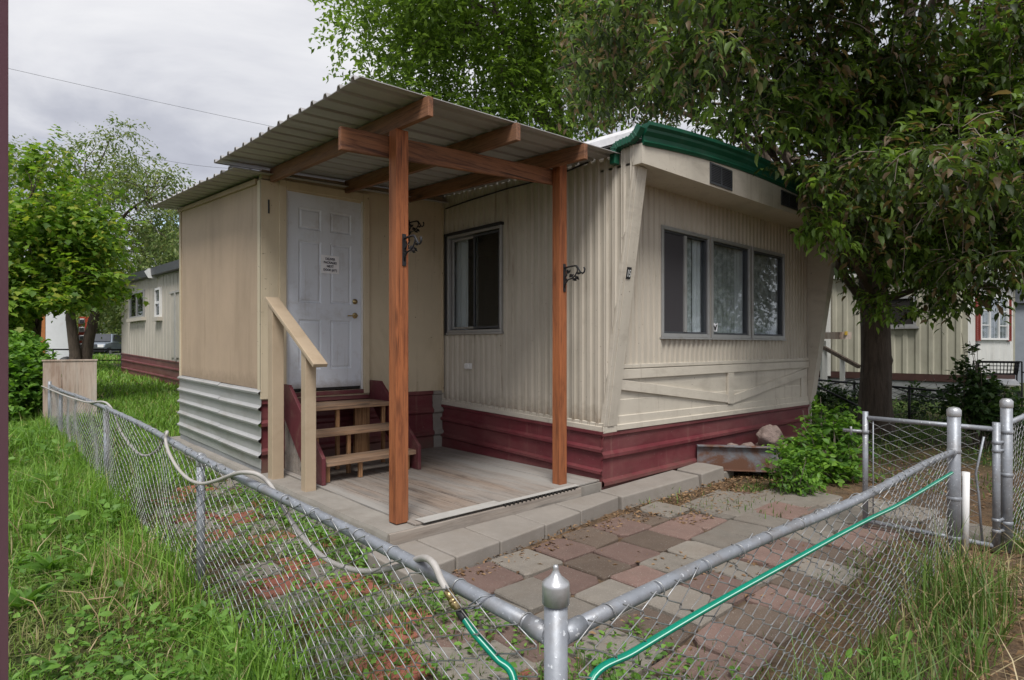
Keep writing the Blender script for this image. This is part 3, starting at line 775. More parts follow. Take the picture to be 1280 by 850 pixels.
m.build('pillar', M['siding_trim'], home)
def arc(X):                       # bowed top of the fascia
    t = (X - 7.08) / 2.55
    return 3.30 + .155 * (1 - t * t)
FYY = 3.19
m = MB(); N = 28; xs = [CX0 - .004 + (XE + .17 - CX0) * k / N for k in range(N + 1)]
vs = []
for x in xs: vs += [(x, FYY, 3.165 + .008 * (x - CX0)), (x, FYY, arc(x) + .02), (x, FYY + .05, arc(x) + .02), (x, FYY + .05, 3.165 + .008 * (x - CX0))]
fs = []
for k in range(N):
    for c in range(4): fs.append((k * 4 + c, (k + 1) * 4 + c, (k + 1) * 4 + (c + 1) % 4, k * 4 + (c + 1) % 4))
fs += [(0, 1, 2, 3), tuple(N * 4 + c for c in range(4))]
m.add(vs, fs)
m.box(CX0 - .010, CX0 + .035, FYY - .008, FYY + .10, 3.16, 3.34)
m.build('fascia', M['siding_trim'], home)
m = MB(); m.hexa([(CX0, FYY + .05, 3.17), (XE, FYY + .05, 3.205), (XE, CY0 + .02, 3.22), (CX0, CY0 + .02, 3.175), (CX0, FYY + .05, 3.19), (XE, FYY + .05, 3.225), (XE, CY0 + .02, 3.24), (CX0, CY0 + .02, 3.195)])
m.build('soffit', M['siding_trim'], home)
# vents in the fascia
for (u0, u1, v0, v1) in ((887, 914.5, 204.5, 235), (976, 996.5, 238.5, 262)):
    a, b = on_y(u0, v0, FYY), on_y(u1, v1, FYY)
    zt = (a[2] + on_y(u1, v0 + (v1 - v0) * .25, FYY)[2]) / 2; zb = on_y(u0, v1 - 6, FYY)[2]
    pl = Plane((0, FYY), (1, 0), (0, -1)); m = MB()
    mid = (a[0] + b[0]) / 2
    for (p, q, r, t) in ((a[0], b[0], zt - .018, zt), (a[0], b[0], zb, zb + .018), (a[0], a[0] + .018, zb + .018, zt - .018), (b[0] - .018, b[0], zb + .018, zt - .018), (mid - .01, mid + .01, zb + .018, zt - .018)):
        pl.box(m, p, q, -.01, .012, r, t)
    vo = m.build('vent', M['alu_dark'], home)
    m = MB(); z = zb + .02
    while z < zt - .02:
        for (p, q) in ((a[0] + .018, mid - .01), (mid + .01, b[0] - .018)):
            m.hexa([(p, FYY - .001, z + .012), (q, FYY - .001, z + .012), (q, FYY - .009, z), (p, FYY - .009, z), (p, FYY - .001, z + .015), (q, FYY - .001, z + .015), (q, FYY - .009, z + .003), (p, FYY - .009, z + .003)])
        z += .018
    m.build('louvre', M['alu_dark'], vo)
    m = MB(); pl.box(m, a[0] + .01, b[0] - .01, .0005, .002, zb + .01, zt - .01); m.build('screen', M['screen'], vo)

# green eave: moulded gutter following the bow
PROF = [(.0, .0), (.012, .0), (.030, .03), (.020, .05), (.022, .095), (.050, .135), (.055, .165), (.085, .19), (.085, .228), (.070, .235), (.066, .22), (.0, .215)]
vs, fs = [], []; k = len(PROF)
for x in xs:
    for n_, h_ in PROF: vs.append((x, FYY - .002 - n_, arc(x) + .022 + h_ * .86))
for q in range(N):
    for c in range(k): fs.append((q * k + c, (q + 1) * k + c, (q + 1) * k + (c + 1) % k, q * k + (c + 1) % k))
fs += [tuple(range(k)), tuple(N * k + c for c in range(k))]
m = MB(); m.add(vs, fs); m.build('gutter', M['green'], home)
# elbow and short spout of the gutter
pts = [on_x(*q, CX0 - .055) for q in ((801, 158), (796, 168), (790, 174.5), (782, 178), (774, 181.5), (769.5, 186), (768.3, 194), (768.2, 205))]
m = MB()
for a, b in zip(pts[:-1], pts[1:]):
    A, B = Vector(a), Vector(b); e = (B - A).normalized() * .006
    m.beam(A - e, B + e, .062, .075, up=(1, 0, 0))
for t in range(9):
    i = 1 + t * .5; k0 = int(i); f = i - k0
    p = Vector(pts[k0]).lerp(Vector(pts[k0 + 1]), f); dd = (Vector(pts[k0 + 1]) - Vector(pts[k0])).normalized() * .008
    m.beam(p - dd, p + dd, .070, .083, up=(1, 0, 0))
m.build('downspout', M['green'], home, bevel=.005)

# roof: shoulder and dome
rp_ = [(-.05, 3.375), (.02, 3.395), (.035, 3.47), (.12, 3.53), (.35, 3.575), (.9, 3.63), (1.7, 3.69), (2.54, 3.715), (3.4, 3.69), (4.2, 3.63), (4.75, 3.57), (5.0, 3.50), (5.18, 3.38)]
m = MB(); vs, fs = [], []; k = len(rp_); ny = 30
for q in range(ny + 1):
    yy = FYY + .02 + (LEN + .6) * q / ny
    for x, z in rp_: vs.append((CX0 + x, yy, z + .025 * (yy - FYY) + mnoise.noise(Vector((x * 2, yy * 1.5, 0))) * .015))
for q in range(ny):
    for c in range(k - 1): fs.append((q * k + c, (q + 1) * k + c, (q + 1) * k + c + 1, q * k + c + 1))
m.add(vs, fs, 0, True); m.build('roof', M['roof_white'], home)
# crumpled flashing and drip edge along the roof side
m = MB(); vs, fs = [], []
for q in range(26):
    yy = FYY + .03 + q * .12
    w = mnoise.noise(Vector((yy * 4, 1, 0))) * .03
    vs += [(CX0 - .06, yy, 3.385 + .025 * (yy - FYY)), (CX0 - .055 + w * .3, yy, 3.455 + w * .4 + .025 * (yy - FYY)), (CX0 + .02, yy, 3.515 + w + .025 * (yy - FYY)), (CX0 + .16, yy, 3.575 + w * .6 + .025 * (yy - FYY))]
for q in range(25):
    for c in range(3): fs.append((q * 4 + c, (q + 1) * 4 + c, (q + 1) * 4 + c + 1, q * 4 + c + 1))
m.add(vs, fs); m.build('flashing', M['roof_white'], home)
m = MB(); c0 = on_x(792, 150, CX0 + .03)
m.tube([(c0[0], c0[1], c0[2] - .05), (c0[0] - .02, c0[1] + .02, c0[2] + .03), (c0[0], c0[1] + .035, c0[2] + .10), (c0[0] + .02, c0[1] - .01, c0[2] + .125), (c0[0] + .01, c0[1] - .045, c0[2] + .08), (c0[0], c0[1] - .035, c0[2] + .03), (c0[0], c0[1] + .01, c0[2] - .05)], .005, 6)
m.build('roof_wire', M['alu'], home)
m = MB()    # dark cable clipped under the porch roof edge
m.tube([SIDE.pt(.15, .03, 3.30), SIDE.pt(.6, .03, 3.255), SIDE.pt(1.3, .03, 3.27), SIDE.pt(2.0, .03, 3.26), SIDE.pt(2.5, .03, 3.24)], .009, 6)
m.build('cable', M['black'], home)

# ---------------------------------------------------------------- windows
def ring(m, pl, s0, s1, z0, z1, w, n0, n1, mi=0):
    pl.box(m, s0, s1, n0, n1, z1 - w, z1, mi); pl.box(m, s0, s1, n0, n1, z0, z0 + w, mi)
    pl.box(m, s0, s0 + w, n0, n1, z0 + w, z1 - w, mi); pl.box(m, s1 - w, s1, n0, n1, z0 + w, z1 - w, mi)
def curtain(m, pl, s0, s1, n, z0, z1, amp=.02, pitch=.12, mi=0):
    k = max(8, int((s1 - s0) / .015)); vs = []
    for q in range(k + 1):
        s = s0 + (s1 - s0) * q / k; o_ = n + amp * math.sin(s / pitch * 2 * PI + math.sin(s * 7))
        vs += [pl.pt(s, o_, z0), pl.pt(s, o_, z1)]
    m.add(vs, [(2 * q, 2 * q + 2, 2 * q + 3, 2 * q + 1) for q in range(k)], mi, True)
wl = ['window with a sliding sash and dark insect screen', 'middle window with a small paper decal in its corner', 'narrow far window of the row']
for q, (a0, a1, z0, z1) in enumerate(WIN):
    m = MB(); ring(m, END, a0, a1, z0, z1, .042, -.05, .034); wf = m.build('window', M['alu'], home, bevel=.003)
    wf['label'] = wl[q]
    m = MB(); ring(m, END, a0 + .042, a1 - .042, z0 + .042, z1 - .042, .022, -.045, .012)
    if q == 0:
        mm = a0 + .052 + (a1 - a0 - .1) * .46
        m.build('sash', M['alu_dark'], wf)
        m = MB(); END.box(m, mm, mm + .05, -.03, .022, z0 + .06, z1 - .06); m.build('sash', M['alu'], wf, bevel=.003)
        m = MB(); END.box(m, a0 + .064, mm, -.006, -.002, z0 + .064, z1 - .064); m.build('insect_screen', M['screen'], wf)
        g0 = mm + .05
    else:
        m.build('sash', M['alu_dark'], wf); g0 = a0 + .064
    m = MB(); END.box(m, g0, a1 - .064, -.020, -.014, z0 + .064, z1 - .064); m.build('pane', M['glass'], wf)
    m = MB(); curtain(m, END, g0 + .01, a1 - .03 - .18 * (a1 - a0), -.075, z0 - .1, z1 + .05, .012); m.build('curtain', M['curtain'], wf)
    m = MB(); curtain(m, END, a1 - .035 - .22 * (a1 - a0), a1 + .02, -.06, z0 - .1, z1 + .05, .008, .09); m.build('curtain', M['curtain_plain'], wf)
    m = MB(); END.box(m, a0 - .012, a1 + .012, .0, .050, z0 - .022, z0 - .001); m.build('sill', M['alu'], wf, bevel=.003)
    if q == 1:
        c_ = on_y(895, 411, CY0)
        m = MB(); END.slab(m, [(c_[0] - CX0 - .06, 1.675), (c_[0] - CX0 + .05, 1.67), (c_[0] - CX0 + .065, 1.78), (c_[0] - CX0 + .02, 1.76), (c_[0] - CX0 - .05, 1.785)], -.0135, -.012, 0)
        END.slab(m, [(c_[0] - CX0 - .015, 1.68), (c_[0] - CX0 + .015, 1.685), (c_[0] - CX0 + .05, 1.755), (c_[0] - CX0 + .02, 1.75), (c_[0] - CX0 + .0, 1.72), (c_[0] - CX0 - .02, 1.75), (c_[0] - CX0 - .035, 1.74)], -.0119, -.011, 1)
        m.build('decal', [M['paper'], M['black']], wf)
m = MB(); END.box(m, -0.0 + .3, XE - CX0 - .1, -1.6, -1.58, .9, 3.1); END.box(m, .12, .14, -1.6, -.2, .8, 3.2); m.build('interior_wall', M['interior'], home)

m = MB(); ring(m, SIDE, w0 - .005, w1 + .005, wz0, wz1, .032, -.055, .032); wf = m.build('window', M['alu'], home, bevel=.003)
wf['label'] = 'sliding window in the long wall with a black head strip'
mm = (w0 + w1) / 2
m = MB(); SIDE.box(m, w0 - .02, w1 + .035, .0, .055, wz1 + .001, wz1 + .032); SIDE.box(m, w1 + .006, w1 + .034, .0, .05, wz0 - .03, wz1); m.build('head_strip', M['black'], wf)
m = MB(); ring(m, SIDE, mm - .02, w1 - .042, wz0 + .045, wz1 - .045, .028, -.045, -.020); m.build('sash', M['alu'], wf, bevel=.002)
m = MB(); ring(m, SIDE, w0 + .042, mm + .012, wz0 + .045, wz1 - .045, .026, -.014, .012); m.build('sash', M['alu_dark'], wf, bevel=.002)
m = MB(); SIDE.box(m, mm + .01, w1 - .07, -.034, -.030, wz0 + .07, wz1 - .07); m.build('pane', M['glass'], wf)
m = MB(); SIDE.box(m, w0 + .068, mm - .012, -.004, .0, wz0 + .07, wz1 - .07); m.build('pane', M['glass_dark'], wf)
m = MB(); SIDE.box(m, w0 - .02, w1 + .02, .0, .045, wz0 - .025, wz0 - .001); m.build('sill', M['alu'], wf, bevel=.003)
m = MB(); curtain(m, SIDE, mm + .25, w1 + .02, -.11, wz0 - .1, wz1 + .1, .015, .1); m.build('curtain', M['curtain_plain'], wf)
m = MB()
for q in range(3):
    for zz_ in (1.98, 2.09): SIDE.box(m, w0 + .10 + q * .085, w0 + .145 + q * .085, -.34, -.33, zz_, zz_ + (.04 if zz_ < 2.05 else .10))
SIDE.box(m, w0 + .05, w0 + .45, -.38, -.36, 1.7, 2.02); m.build('dish_rack', M['white'], wf)
# electric outlet box
c_ = on_x(588, 458, CX0); s_ = c_[1] - CY0
m = MB(); SIDE.box(m, s_ - .055, s_ + .055, .012, .05, 1.215, 1.285); SIDE.box(m, s_ - .045, s_ - .005, .05, .075, 1.225, 1.275); SIDE.box(m, s_ + .01, s_ + .05, .05, .06, 1.225, 1.275)
m.build('outlet_box', M['white'], home, bevel=.005)
# number plaque on the slanted pillar
c_ = on_y(784.2, 343, 3.47)
m = MB(); q = .42 / 2.45
def pil(x, z, n): return (x, CY0 - .03 - (z - .715) * (CY0 - .03 - 3.27) / (3.165 - .715) - n, z)
zc_ = c_[2]; xc_ = CX0 + .085
m.hexa([pil(xc_ - .035, zc_ - .055, .009), pil(xc_ + .03, zc_ - .055, .009), pil(xc_ + .03, zc_ - .055, .014), pil(xc_ - .035, zc_ - .055, .014), pil(xc_ - .03, zc_ + .055, .009), pil(xc_ + .035, zc_ + .055, .009), pil(xc_ + .035, zc_ + .055, .014), pil(xc_ - .03, zc_ + .055, .014)])
pq = m.build('number_plaque', M['black'], home)

def text_mesh(name, body, size, mat, origin, right, up, parent, align='CENTER', bold=.0, sx=1.0):
    cu = bpy.data.curves.new(name, 'FONT'); cu.body = body; cu.size = size; cu.align_x = align; cu.extrude = .0008; cu.offset = bold
    tmp = bpy.data.objects.new(name, cu); COL.objects.link(tmp)
    dg = bpy.context.evaluated_depsgraph_get(); dg.update()
    me0 = tmp.evaluated_get(dg).to_mesh()
    R, U = Vector(right).normalized(), Vector(up).normalized(); Nn = R.cross(U); O_ = Vector(origin)
    vs = [O_ + R * (v.co.x * sx) + U * v.co.y + Nn * v.co.z for v in me0.vertices]
    fs = [tuple(p.vertices) for p in me0.polygons]
    tmp.evaluated_get(dg).to_mesh_clear(); bpy.data.objects.remove(tmp)
    m = MB(); m.add(vs, fs); return m.build(name, mat, parent)
upv = Vector(pil(0, 1, 0)) - Vector(pil(0, 0, 0))
text_mesh('digits', '15', .092, M['digit'], pil(xc_, zc_ - .033, .0152), (1, 0, 0), upv, pq, bold=.002, sx=.62)

# parts on the far stretch of the long wall
for (u0, u1, v0, v1, lb) in ((163.5, 182, 362, 399, 'wide window with dark and bright panes'), (196, 202.5, 359, 397, 'narrow white framed window')):
    a, b = on_x(u1, v0, CX0), on_x(u0, v1, CX0); s0, s1 = a[1] - CY0, b[1] - CY0
    zt, zb = a[2], b[2]
    m = MB(); ring(m, SIDE, s0, s1, zb, zt, .07, .0, .07); SIDE.box(m, (s0 + s1) / 2 - .03, (s0 + s1) / 2 + .03, .0, .06, zb + .07, zt - .07) if s1 - s0 > 1 else SIDE.box(m, s0 + .07, s1 - .07, .0, .06, (zb + zt) / 2 - .04, (zb + zt) / 2 + .04)
    wf = m.build('window', M['alu'] if s1 - s0 > 1.2 else M['white'], home); wf['label'] = lb
    m = MB(); SIDE.box(m, s0 + .07, s1 - .07, .02, .03, zb + .07, zt - .07); m.build('pane', M['glass_dark'], wf)
    m = MB(); SIDE.box(m, s0 + .06, s1 - .06, .012, .016, zb + .06, zt - .06); m.build('backing', M['dark'], wf)
    m = MB(); SIDE.box(m, s0 - .05, s1 + .05, .0, .14, zb - .12, zb); m.build('sill', M['siding_grey'], wf)
a, b = on_x(226, 365, CX0), on_x(215, 450, CX0)
m = MB(); SIDE.box(m, a[1] - CY0 - .4, b[1] - CY0, .0, .03, 1.15, a[2]); d_ = m.build('rear_door', M['siding_grey'], home)
m = MB(); SIDE.box(m, a[1] - CY0 - .45, b[1] - CY0 + .1, .0, .06, a[2], a[2] + .06); SIDE.box(m, a[1] - CY0 + .35, a[1] - CY0 + .5, .03, .06, 1.1, a[2]); m.build('door_frame', M['white_strip'], d_)
a = on_x(196, 341, CX0); m = MB(); SIDE.slab(m, [(a[1] - CY0 - .2, a[2] + .1), (a[1] - CY0 + .35, a[2] + .05), (a[1] - CY0 - .2, a[2] - .2)], .0, .28); m.build('floodlight', M['white'], home)
m = MB(); SIDE.box(m, 8, LEN + .1, -.05, .16, side_top(8) - .04, side_top(LEN) - .25); m.hexa([SIDE.pt(8, .02, 3.46), SIDE.pt(LEN, .02, 3.87), SIDE.pt(LEN, .20, 3.87), SIDE.pt(8, .20, 3.46), SIDE.pt(8, .02, 3.68), SIDE.pt(LEN, .02, 4.10), SIDE.pt(LEN, .22, 4.10), SIDE.pt(8, .22, 3.68)])
m.v = m.v[8:]; m.f = [tuple(i - 8 for i in f) for f in m.f[6:]]; m.m = m.m[6:]; m.s = m.s[6:]
m.build('rear_eave', M['alu_dark'], home)
# ================================================================ entry addition (plywood room with the door)
AX, AY, AYE = 2.245, 6.226, 9.32
DW = Plane((AX, AY), (1, 0), (0, -1))       # door wall, s along +X
LW = Plane((AX, AY), (0, 1), (-1, 0))       # left wall, s along +Y
add = thing('entry_addition', (AX, AY, .2), 'tan plywood entry room with white door, built against the cream home', 'entry room')
WLEN = CX0 - AX
d0, d1, dz0, dz1 = .245, 1.138, 1.0, 3.135
m = MB()
DW.box(m, .0, d0, -.08, 0, .93, 3.24); DW.box(m, d1, 1.62, -.08, 0, .93, 3.28); DW.box(m, 1.626, WLEN - .02, -.08, -.002, .92, 3.28)
DW.box(m, d0, d1, -.08, -.001, dz1, 3.24)
DW.box(m, d0, d1, -.08, -.001, .93, dz0)
DW.slab(m, [(.0, 3.235), (WLEN - .02, 3.275), (WLEN - .02, 3.405), (.0, 3.305)], -.08, -.004)
m.build('front_wall', M['cream_ply'], add)
m = MB(); DW.box(m, 1.612, 1.634, -.01, .003, .94, 3.24); m.box(CX0 - .035, CX0 - .016, AY - .02, AY, .9, 3.26); m.build('seam_batten', M['cream_ply'], add)
m = MB()
LW.slab(m, [(0.0, 1.05), (AYE - AY, 1.09), (AYE - AY, 3.40), (0.0, 3.215)], -.08, 0)
m.build('left_wall', M['tan'], add)
m = MB(); LW.box(m, -.022, .075, .0, .018, 1.02, 3.20); m.build('corner_board', M['cream_ply'], add, bevel=.003)
m = MB(); LW.slab(m, [(AYE - AY - .05, 1.06), (AYE - AY + .02, 1.06), (AYE - AY + .02, 3.39), (AYE - AY - .05, 3.385)], .0, .016); m.build('corner_board', M['cream_ply'], add, bevel=.003)
m = MB(); DW.box(m, -.018, .20, .0, .02, .95, 3.20)
m.build('corner_board', M['cream_ply'], add, bevel=.003)
m = MB(); m.box(CX0 - .06, CX0 - .04, AYE - .02, AYE, .3, 3.4); m.box(AX, CX0, AYE - .04, AYE, .3, 3.42); m.build('back_wall', M['tan'], add)
m = MB(); DW.box(m, .055, .07, .02, .028, 2.86, 3.0); m.build('latch_plate', M['alu_dark'], add)
# ribbed grey skirting on the left, maroon on the front
def grey_prof(z0, z1):
    pr = []; k = 5; h = (z1 - z0) / k
    for q in range(k):
        z = z0 + q * h
        pr += [(.012, z), (.012, z + .62 * h), (.040, z + .70 * h), (.044, z + .82 * h), (.022, z + .90 * h)]
    return pr + [(.018, z1 - .005), (-.02, z1)]
m = MB(); LW.lapped(m, -.02, 1.30, grey_prof(.24, 1.05), grey_prof(.25, 1.06), 4, .006); LW.lapped(m, 1.296, AYE - AY + .02, grey_prof(.252, 1.066), grey_prof(.27, 1.085), 5, .006)
m.build('skirting', M['grey_metal'], add)
m = MB(); LW.box(m, -.0, AYE - AY, -.06, .004, .17, .30); m.build('base_board', M['lap'], add)
m = MB(); DW.lapped(m, -.01, WLEN - .17, skirt_prof(.19, .945, .0), skirt_prof(.19, .935, .0), 8, .008)
m.build('skirting', M['maroon'], add)
m = MB(); DW.lapped(m, WLEN - .165, WLEN - .02, skirt_prof(.19, .935, .0), skirt_prof(.19, .93, .0), 3, .008); m.build('skirting', M['concrete'], add)

# door and casing
m = MB()
cw = .075
DW.box(m, d0 - cw, d0 - .002, .0, .035, .95, dz1 + cw + .02); DW.box(m, d1 + .002, d1 + cw, .0, .035, .95, dz1 + cw + .04)
m.hexa([DW.pt(d0 - .001, 0, dz1 + .006), DW.pt(d1 + .001, 0, dz1 + .026), DW.pt(d1 + .001, .034, dz1 + .026), DW.pt(d0 - .001, .034, dz1 + .006), DW.pt(d0 - .001, 0, dz1 + cw + .02), DW.pt(d1 + .001, 0, dz1 + cw + .04), DW.pt(d1 + .001, .034, dz1 + cw + .04), DW.pt(d0 - .001, .034, dz1 + cw + .02)])
m.build('door_frame', M['cream_ply'], add, bevel=.005)
m = MB(); DW.box(m, d0, d0 + .018, -.03, .012, dz0, dz1 + .02); DW.box(m, d1 - .018, d1, -.03, .012, dz0, dz1 + .02); m.build('door_stop', M['white'], add)
da, db = d0 + .02, d1 - .02; dzA, dzB = dz0 + .012, dz1 + .004
dm = MB(); NF = -.002      # door face
cols = [(da + .12, da + .375), (db - .375, db - .12)]
H = dzB - dzA
rows = [(dzA + .23, dzA + .77), (dzA + .95, dzA + 1.62), (dzA + 1.74, dzA + 1.97)]
ss = [da, cols[0][0], cols[0][1], cols[1][0], cols[1][1], db]; zz = [dzA] + [v for r in rows for v in r] + [dzB]
for a in range(5):
    for b in range(7):
        panel = (a in (1, 3)) and (b in (1, 3, 5))
        if not panel:
            DW_pts = [DW.pt(ss[a], NF, zz[b]), DW.pt(ss[a + 1], NF, zz[b]), DW.pt(ss[a + 1], NF, zz[b + 1]), DW.pt(ss[a], NF, zz[b + 1])]
            dm.add(DW_pts, [(0, 1, 2, 3)])
        else:
            rings = []
            for ins, dep in ((0, 0), (.012, -.010), (.022, -.010), (.034, -.003), (.050, -.002)):
                rings.append([DW.pt(ss[a] + ins, NF + dep, zz[b] + ins), DW.pt(ss[a + 1] - ins, NF + dep, zz[b] + ins), DW.pt(ss[a + 1] - ins, NF + dep, zz[b + 1] - ins), DW.pt(ss[a] + ins, NF + dep, zz[b + 1] - ins)])
            v = [p for r in rings for p in r]; f = []
            for r in range(4):
                for c in range(4): f.append((r * 4 + c, r * 4 + (c + 1) % 4, r * 4 + 4 + (c + 1) % 4, r * 4 + 4 + c))
            f.append((16, 17, 18, 19)); dm.add(v, f)
DW.box(dm, da, db, -.05, NF - .012, dzA, dzB)
door = dm.build('door', M['door'], add); door['label'] = 'white six panel door, scuffed along its foot'
kx = db - .075
m = MB(); c_ = DW.pt(kx, NF, dzA + .83); m.lathe((c_[0], c_[1], c_[2]), [(.001, -.012 - .0), (.032, -.010), (.034, 0)], 16, 0, 'y')
m.lathe((c_[0], c_[1], c_[2]), [(.012, -.045), (.012, -.012)], 12, 0, 'y')
m.beam((c_[0] + .012, c_[1] - .045, c_[2]), (c_[0] - .11, c_[1] - .048, c_[2] - .006), .018, .014); m.build('handle', M['brass'], door, bevel=.003)
m = MB(); c_ = DW.pt(kx, NF, dzA + .99); m.lathe(c_, [(.001, -.026), (.018, -.024), (.020, -.012), (.030, -.010), (.031, 0)], 16, 0, 'y'); m.build('deadbolt', M['brass'], door)
m = MB(); DW.box(m, da + .01, db - .01, -.001, .003, dzA + .001, dzA + .028); m.build('door_sweep', M['dark'], door)
m = MB(); DW.box(m, d0 - .01, d1 + .01, -.02, .03, .955, .998); m.build('threshold', M['stringer'], add, bevel=.004)

# paper notice taped to the door
nx_c = (cols[0][1] + cols[1][0]) / 2 + .05; nzc = dzA + 1.385; nw, nh = .215, .20
m = MB(); v = []
for b in range(7):
    for a in range(7):
        s = nx_c - nw / 2 + nw * a / 6; z = nzc - nh / 2 + nh * b / 6
        v.append(DW.pt(s, NF + .004 + .003 * abs(math.sin(a * 1.1 + b * .5)), z))
m.add(v, [(b * 7 + a, b * 7 + a + 1, b * 7 + a + 8, b * 7 + a + 7) for a in range(6) for b in range(6)])
notice = thing('paper_notice', DW.pt(nx_c, .0, nzc - nh / 2), 'white paper notice taped to the white door, DELIVER PACKAGES NEXT DOOR', 'notice')
m.build('sheet', M['paper'], notice)
for q, (tx, sz) in enumerate((('DELIVER', .036), ('PACKAGES', .036), ('NEXT', .036), ('DOOR (#16)', .034))):
    text_mesh('lettering', tx, sz, M['ink'], DW.pt(nx_c + .0, NF + .009, nzc + .048 - q * .040), (1, 0, 0), (0, 0, 1), notice, bold=.0008, sx=.86)

# lower corrugated roof over the entry room
def wave_roof(x0, x1, y0, y1, zf, pitch, rib, hh, mat, name, parent, thick=.006):
    """ribs run along X; zf(x, y) = height"""
    ys = []; y = y0
    while y < y1 - .001:
        for t, h in ((0, 0), (.5 - rib, 0), (.5 - rib * .55, 1), (.5 + rib * .55, 1), (.5 + rib, 0)):
            yy = y + t * pitch
            if yy <= y1: ys.append((yy, h * hh))
        y += pitch
    ys.append((y1, 0)); nxs = 7
    v, f = [], []; k = len(ys)
    for side_ in (0, 1):
        for a in range(nxs + 1):
            x = x0 + (x1 - x0) * a / nxs
            for yy, h in ys:
                xe = x
                if a == 0: xe += .012 * mnoise.noise(Vector((yy * 3, 0, 1)))
                v.append((xe, yy, zf(x, yy) + h + side_ * thick))
    o_ = (nxs + 1) * k
    for a in range(nxs):
        for c in range(k - 1):
            f.append((a * k + c, (a + 1) * k + c, (a + 1) * k + c + 1, a * k + c + 1)); f.append((o_ + a * k + c, o_ + a * k + c + 1, o_ + (a + 1) * k + c + 1, o_ + (a + 1) * k + c))
    for c in range(k - 1):
        f.append((c, c + 1, o_ + c + 1, o_ + c)); e = nxs * k; f.append((e + c, o_ + e + c, o_ + e + c + 1, e + c + 1))
    for a in range(nxs):
        f.append((a * k, o_ + a * k, o_ + (a + 1) * k, (a + 1) * k)); e = k - 1; f.append((a * k + e, (a + 1) * k + e, o_ + (a + 1) * k + e, o_ + a * k + e))
    m = MB(); m.add(v, f); return m.build(name, mat, parent)
wave_roof(1.93, 4.55, 6.10, 9.62, lambda x, y: 3.235 + (y - 6.1) * .062 + (x - 2.1) * .03, .245, .16, .028, M['roof_under'], 'roof', add)
m = MB(); LW.slab(m, [(.1, 3.17), (AYE - AY + .05, 3.375), (AYE - AY + .05, 3.42), (.1, 3.225)], .0, .03); m.build('fascia', M['tan'], add)

# ================================================================ porch roof on posts
pr = thing('porch_canopy', (2.38, 3.82, .2), 'corrugated metal porch roof on stained beams and two orange-brown posts', 'porch roof')
def pz(x, y): return 3.195 + (y - 3.42) * .043 + (x - 1.87) * .036
wave_roof(1.84, 4.524, 3.41, 6.40, pz, .205, .14, .030, M['roof_under'], 'roof_sheet', pr)
def rot_post(x, y, z0, z1, w, name):
    m = MB(); m.box(x - w / 2, x + w / 2, y - w / 2, y + w / 2, z0, z1); return m.build(name, M['post'], pr, bevel=.006)
P1 = on_z(497, 650, .2); P2 = on_z(699, 606, .2)
p1x, p1y = 2.36, 3.80; p2x, p2y = 4.10, 3.80
rot_post(p1x, p1y, .2, pz(p1x, p1y) - .15, .105, 'post'); rot_post(p2x, p2y, .2, pz(p2x, p2y) - .035, .098, 'post')
m = MB(); m.hexa([(1.93, 3.857, 2.865), (p2x + .06, 3.857, 3.02), (p2x + .06, 3.897, 3.02), (1.93, 3.897, 2.865), (1.93, 3.857, 3.03), (p2x + .06, 3.857, 3.16), (p2x + .06, 3.897, 3.16), (1.93, 3.897, 3.03)])
m.build('header_beam', M['beam_x'], pr, bevel=.005)
for q, (x, ye) in enumerate(((2.34, 3.36), (3.17, 3.37), (3.985, 3.38))):
    m = MB(); za, zb = pz(x, ye) - .012, pz(x, 6.2) - .012
    m.hexa([(x - .022, ye, za - .135), (x + .022, ye, za - .135), (x + .022, 6.2, zb - .135), (x - .022, 6.2, zb - .135), (x - .022, ye, za), (x + .022, ye, za), (x + .022, 6.2, zb), (x - .022, 6.2, zb)])
    m.build('rafter', M['beam_y'], pr, bevel=.004)
m = MB(); m.box(p2x + .0495, p2x + .053, p2y - .03, p2y + .03, 2.93, 3.12)
m.build('bracket_plate', M['galv'], pr)

# wrought iron plant hooks
def hook(loc, dirx, label, sc=1.0, dy=0.0):
    t = thing('plant_hook', loc, label, 'plant hook', 'iron plant hooks')
    x, y, z = loc; dv = Vector((dirx, dy, 0)).normalized()
    def P(a, h, n=0): return (x + dv.x * a * sc - dv.y * n, y + dv.y * a * sc + dv.x * n, z + h * sc)
    m = MB(); q = Vector((-dv.y, dv.x, 0)) * .016
    a, b = Vector(P(.003, -.13)), Vector(P(.003, .13)); m.beam(a, b, .032, .007, up=dv); m.build('back_plate', M['iron'], t, bevel=.002)
    m = MB()
    m.tube([P(.005, .09), P(.06, .098), P(.13, .10), P(.155, .095), P(.18, .065), P(.20, .035), P(.225, .022), P(.245, .035), P(.25, .06), P(.24, .075)], .008, 7)
    m.tube([P(.005, -.09), P(.02, -.05), P(.05, -.02), P(.10, -.012), P(.135, .012), P(.16, .045), P(.165, .07), P(.15, .085)], .0065, 7)
    m.tube([P(.02, .085), P(.035, .05), P(.03, .02), P(.015, .005)], .0065, 6); m.build('arm', M['iron'], t)
    m = MB()
    for (a_, h_, an, L_) in ((.045, .03, 1.2, .055), (.06, .0, .5, .06), (.10, -.01, -.6, .055), (.135, .01, -.9, .06), (.15, .03, -.1, .045), (.04, -.03, 2.6, .05)):
        L_ *= .9
        for tw in (-.9, .9):
            ca, sa = math.cos(an), math.sin(an)
            tip = P(a_ + ca * L_, h_ + sa * L_, tw * .02); l = P(a_ + ca * L_ * .5 - sa * L_ * .3, h_ + sa * L_ * .5 + ca * L_ * .3, tw * .012); r = P(a_ + ca * L_ * .5 + sa * L_ * .3, h_ + sa * L_ * .5 - ca * L_ * .3, tw * .012)
            m.add([P(a_, h_), l, tip, r], [(0, 1, 2), (0, 2, 3)])
    m.build('leaf_ornament', M['iron'], t); return t
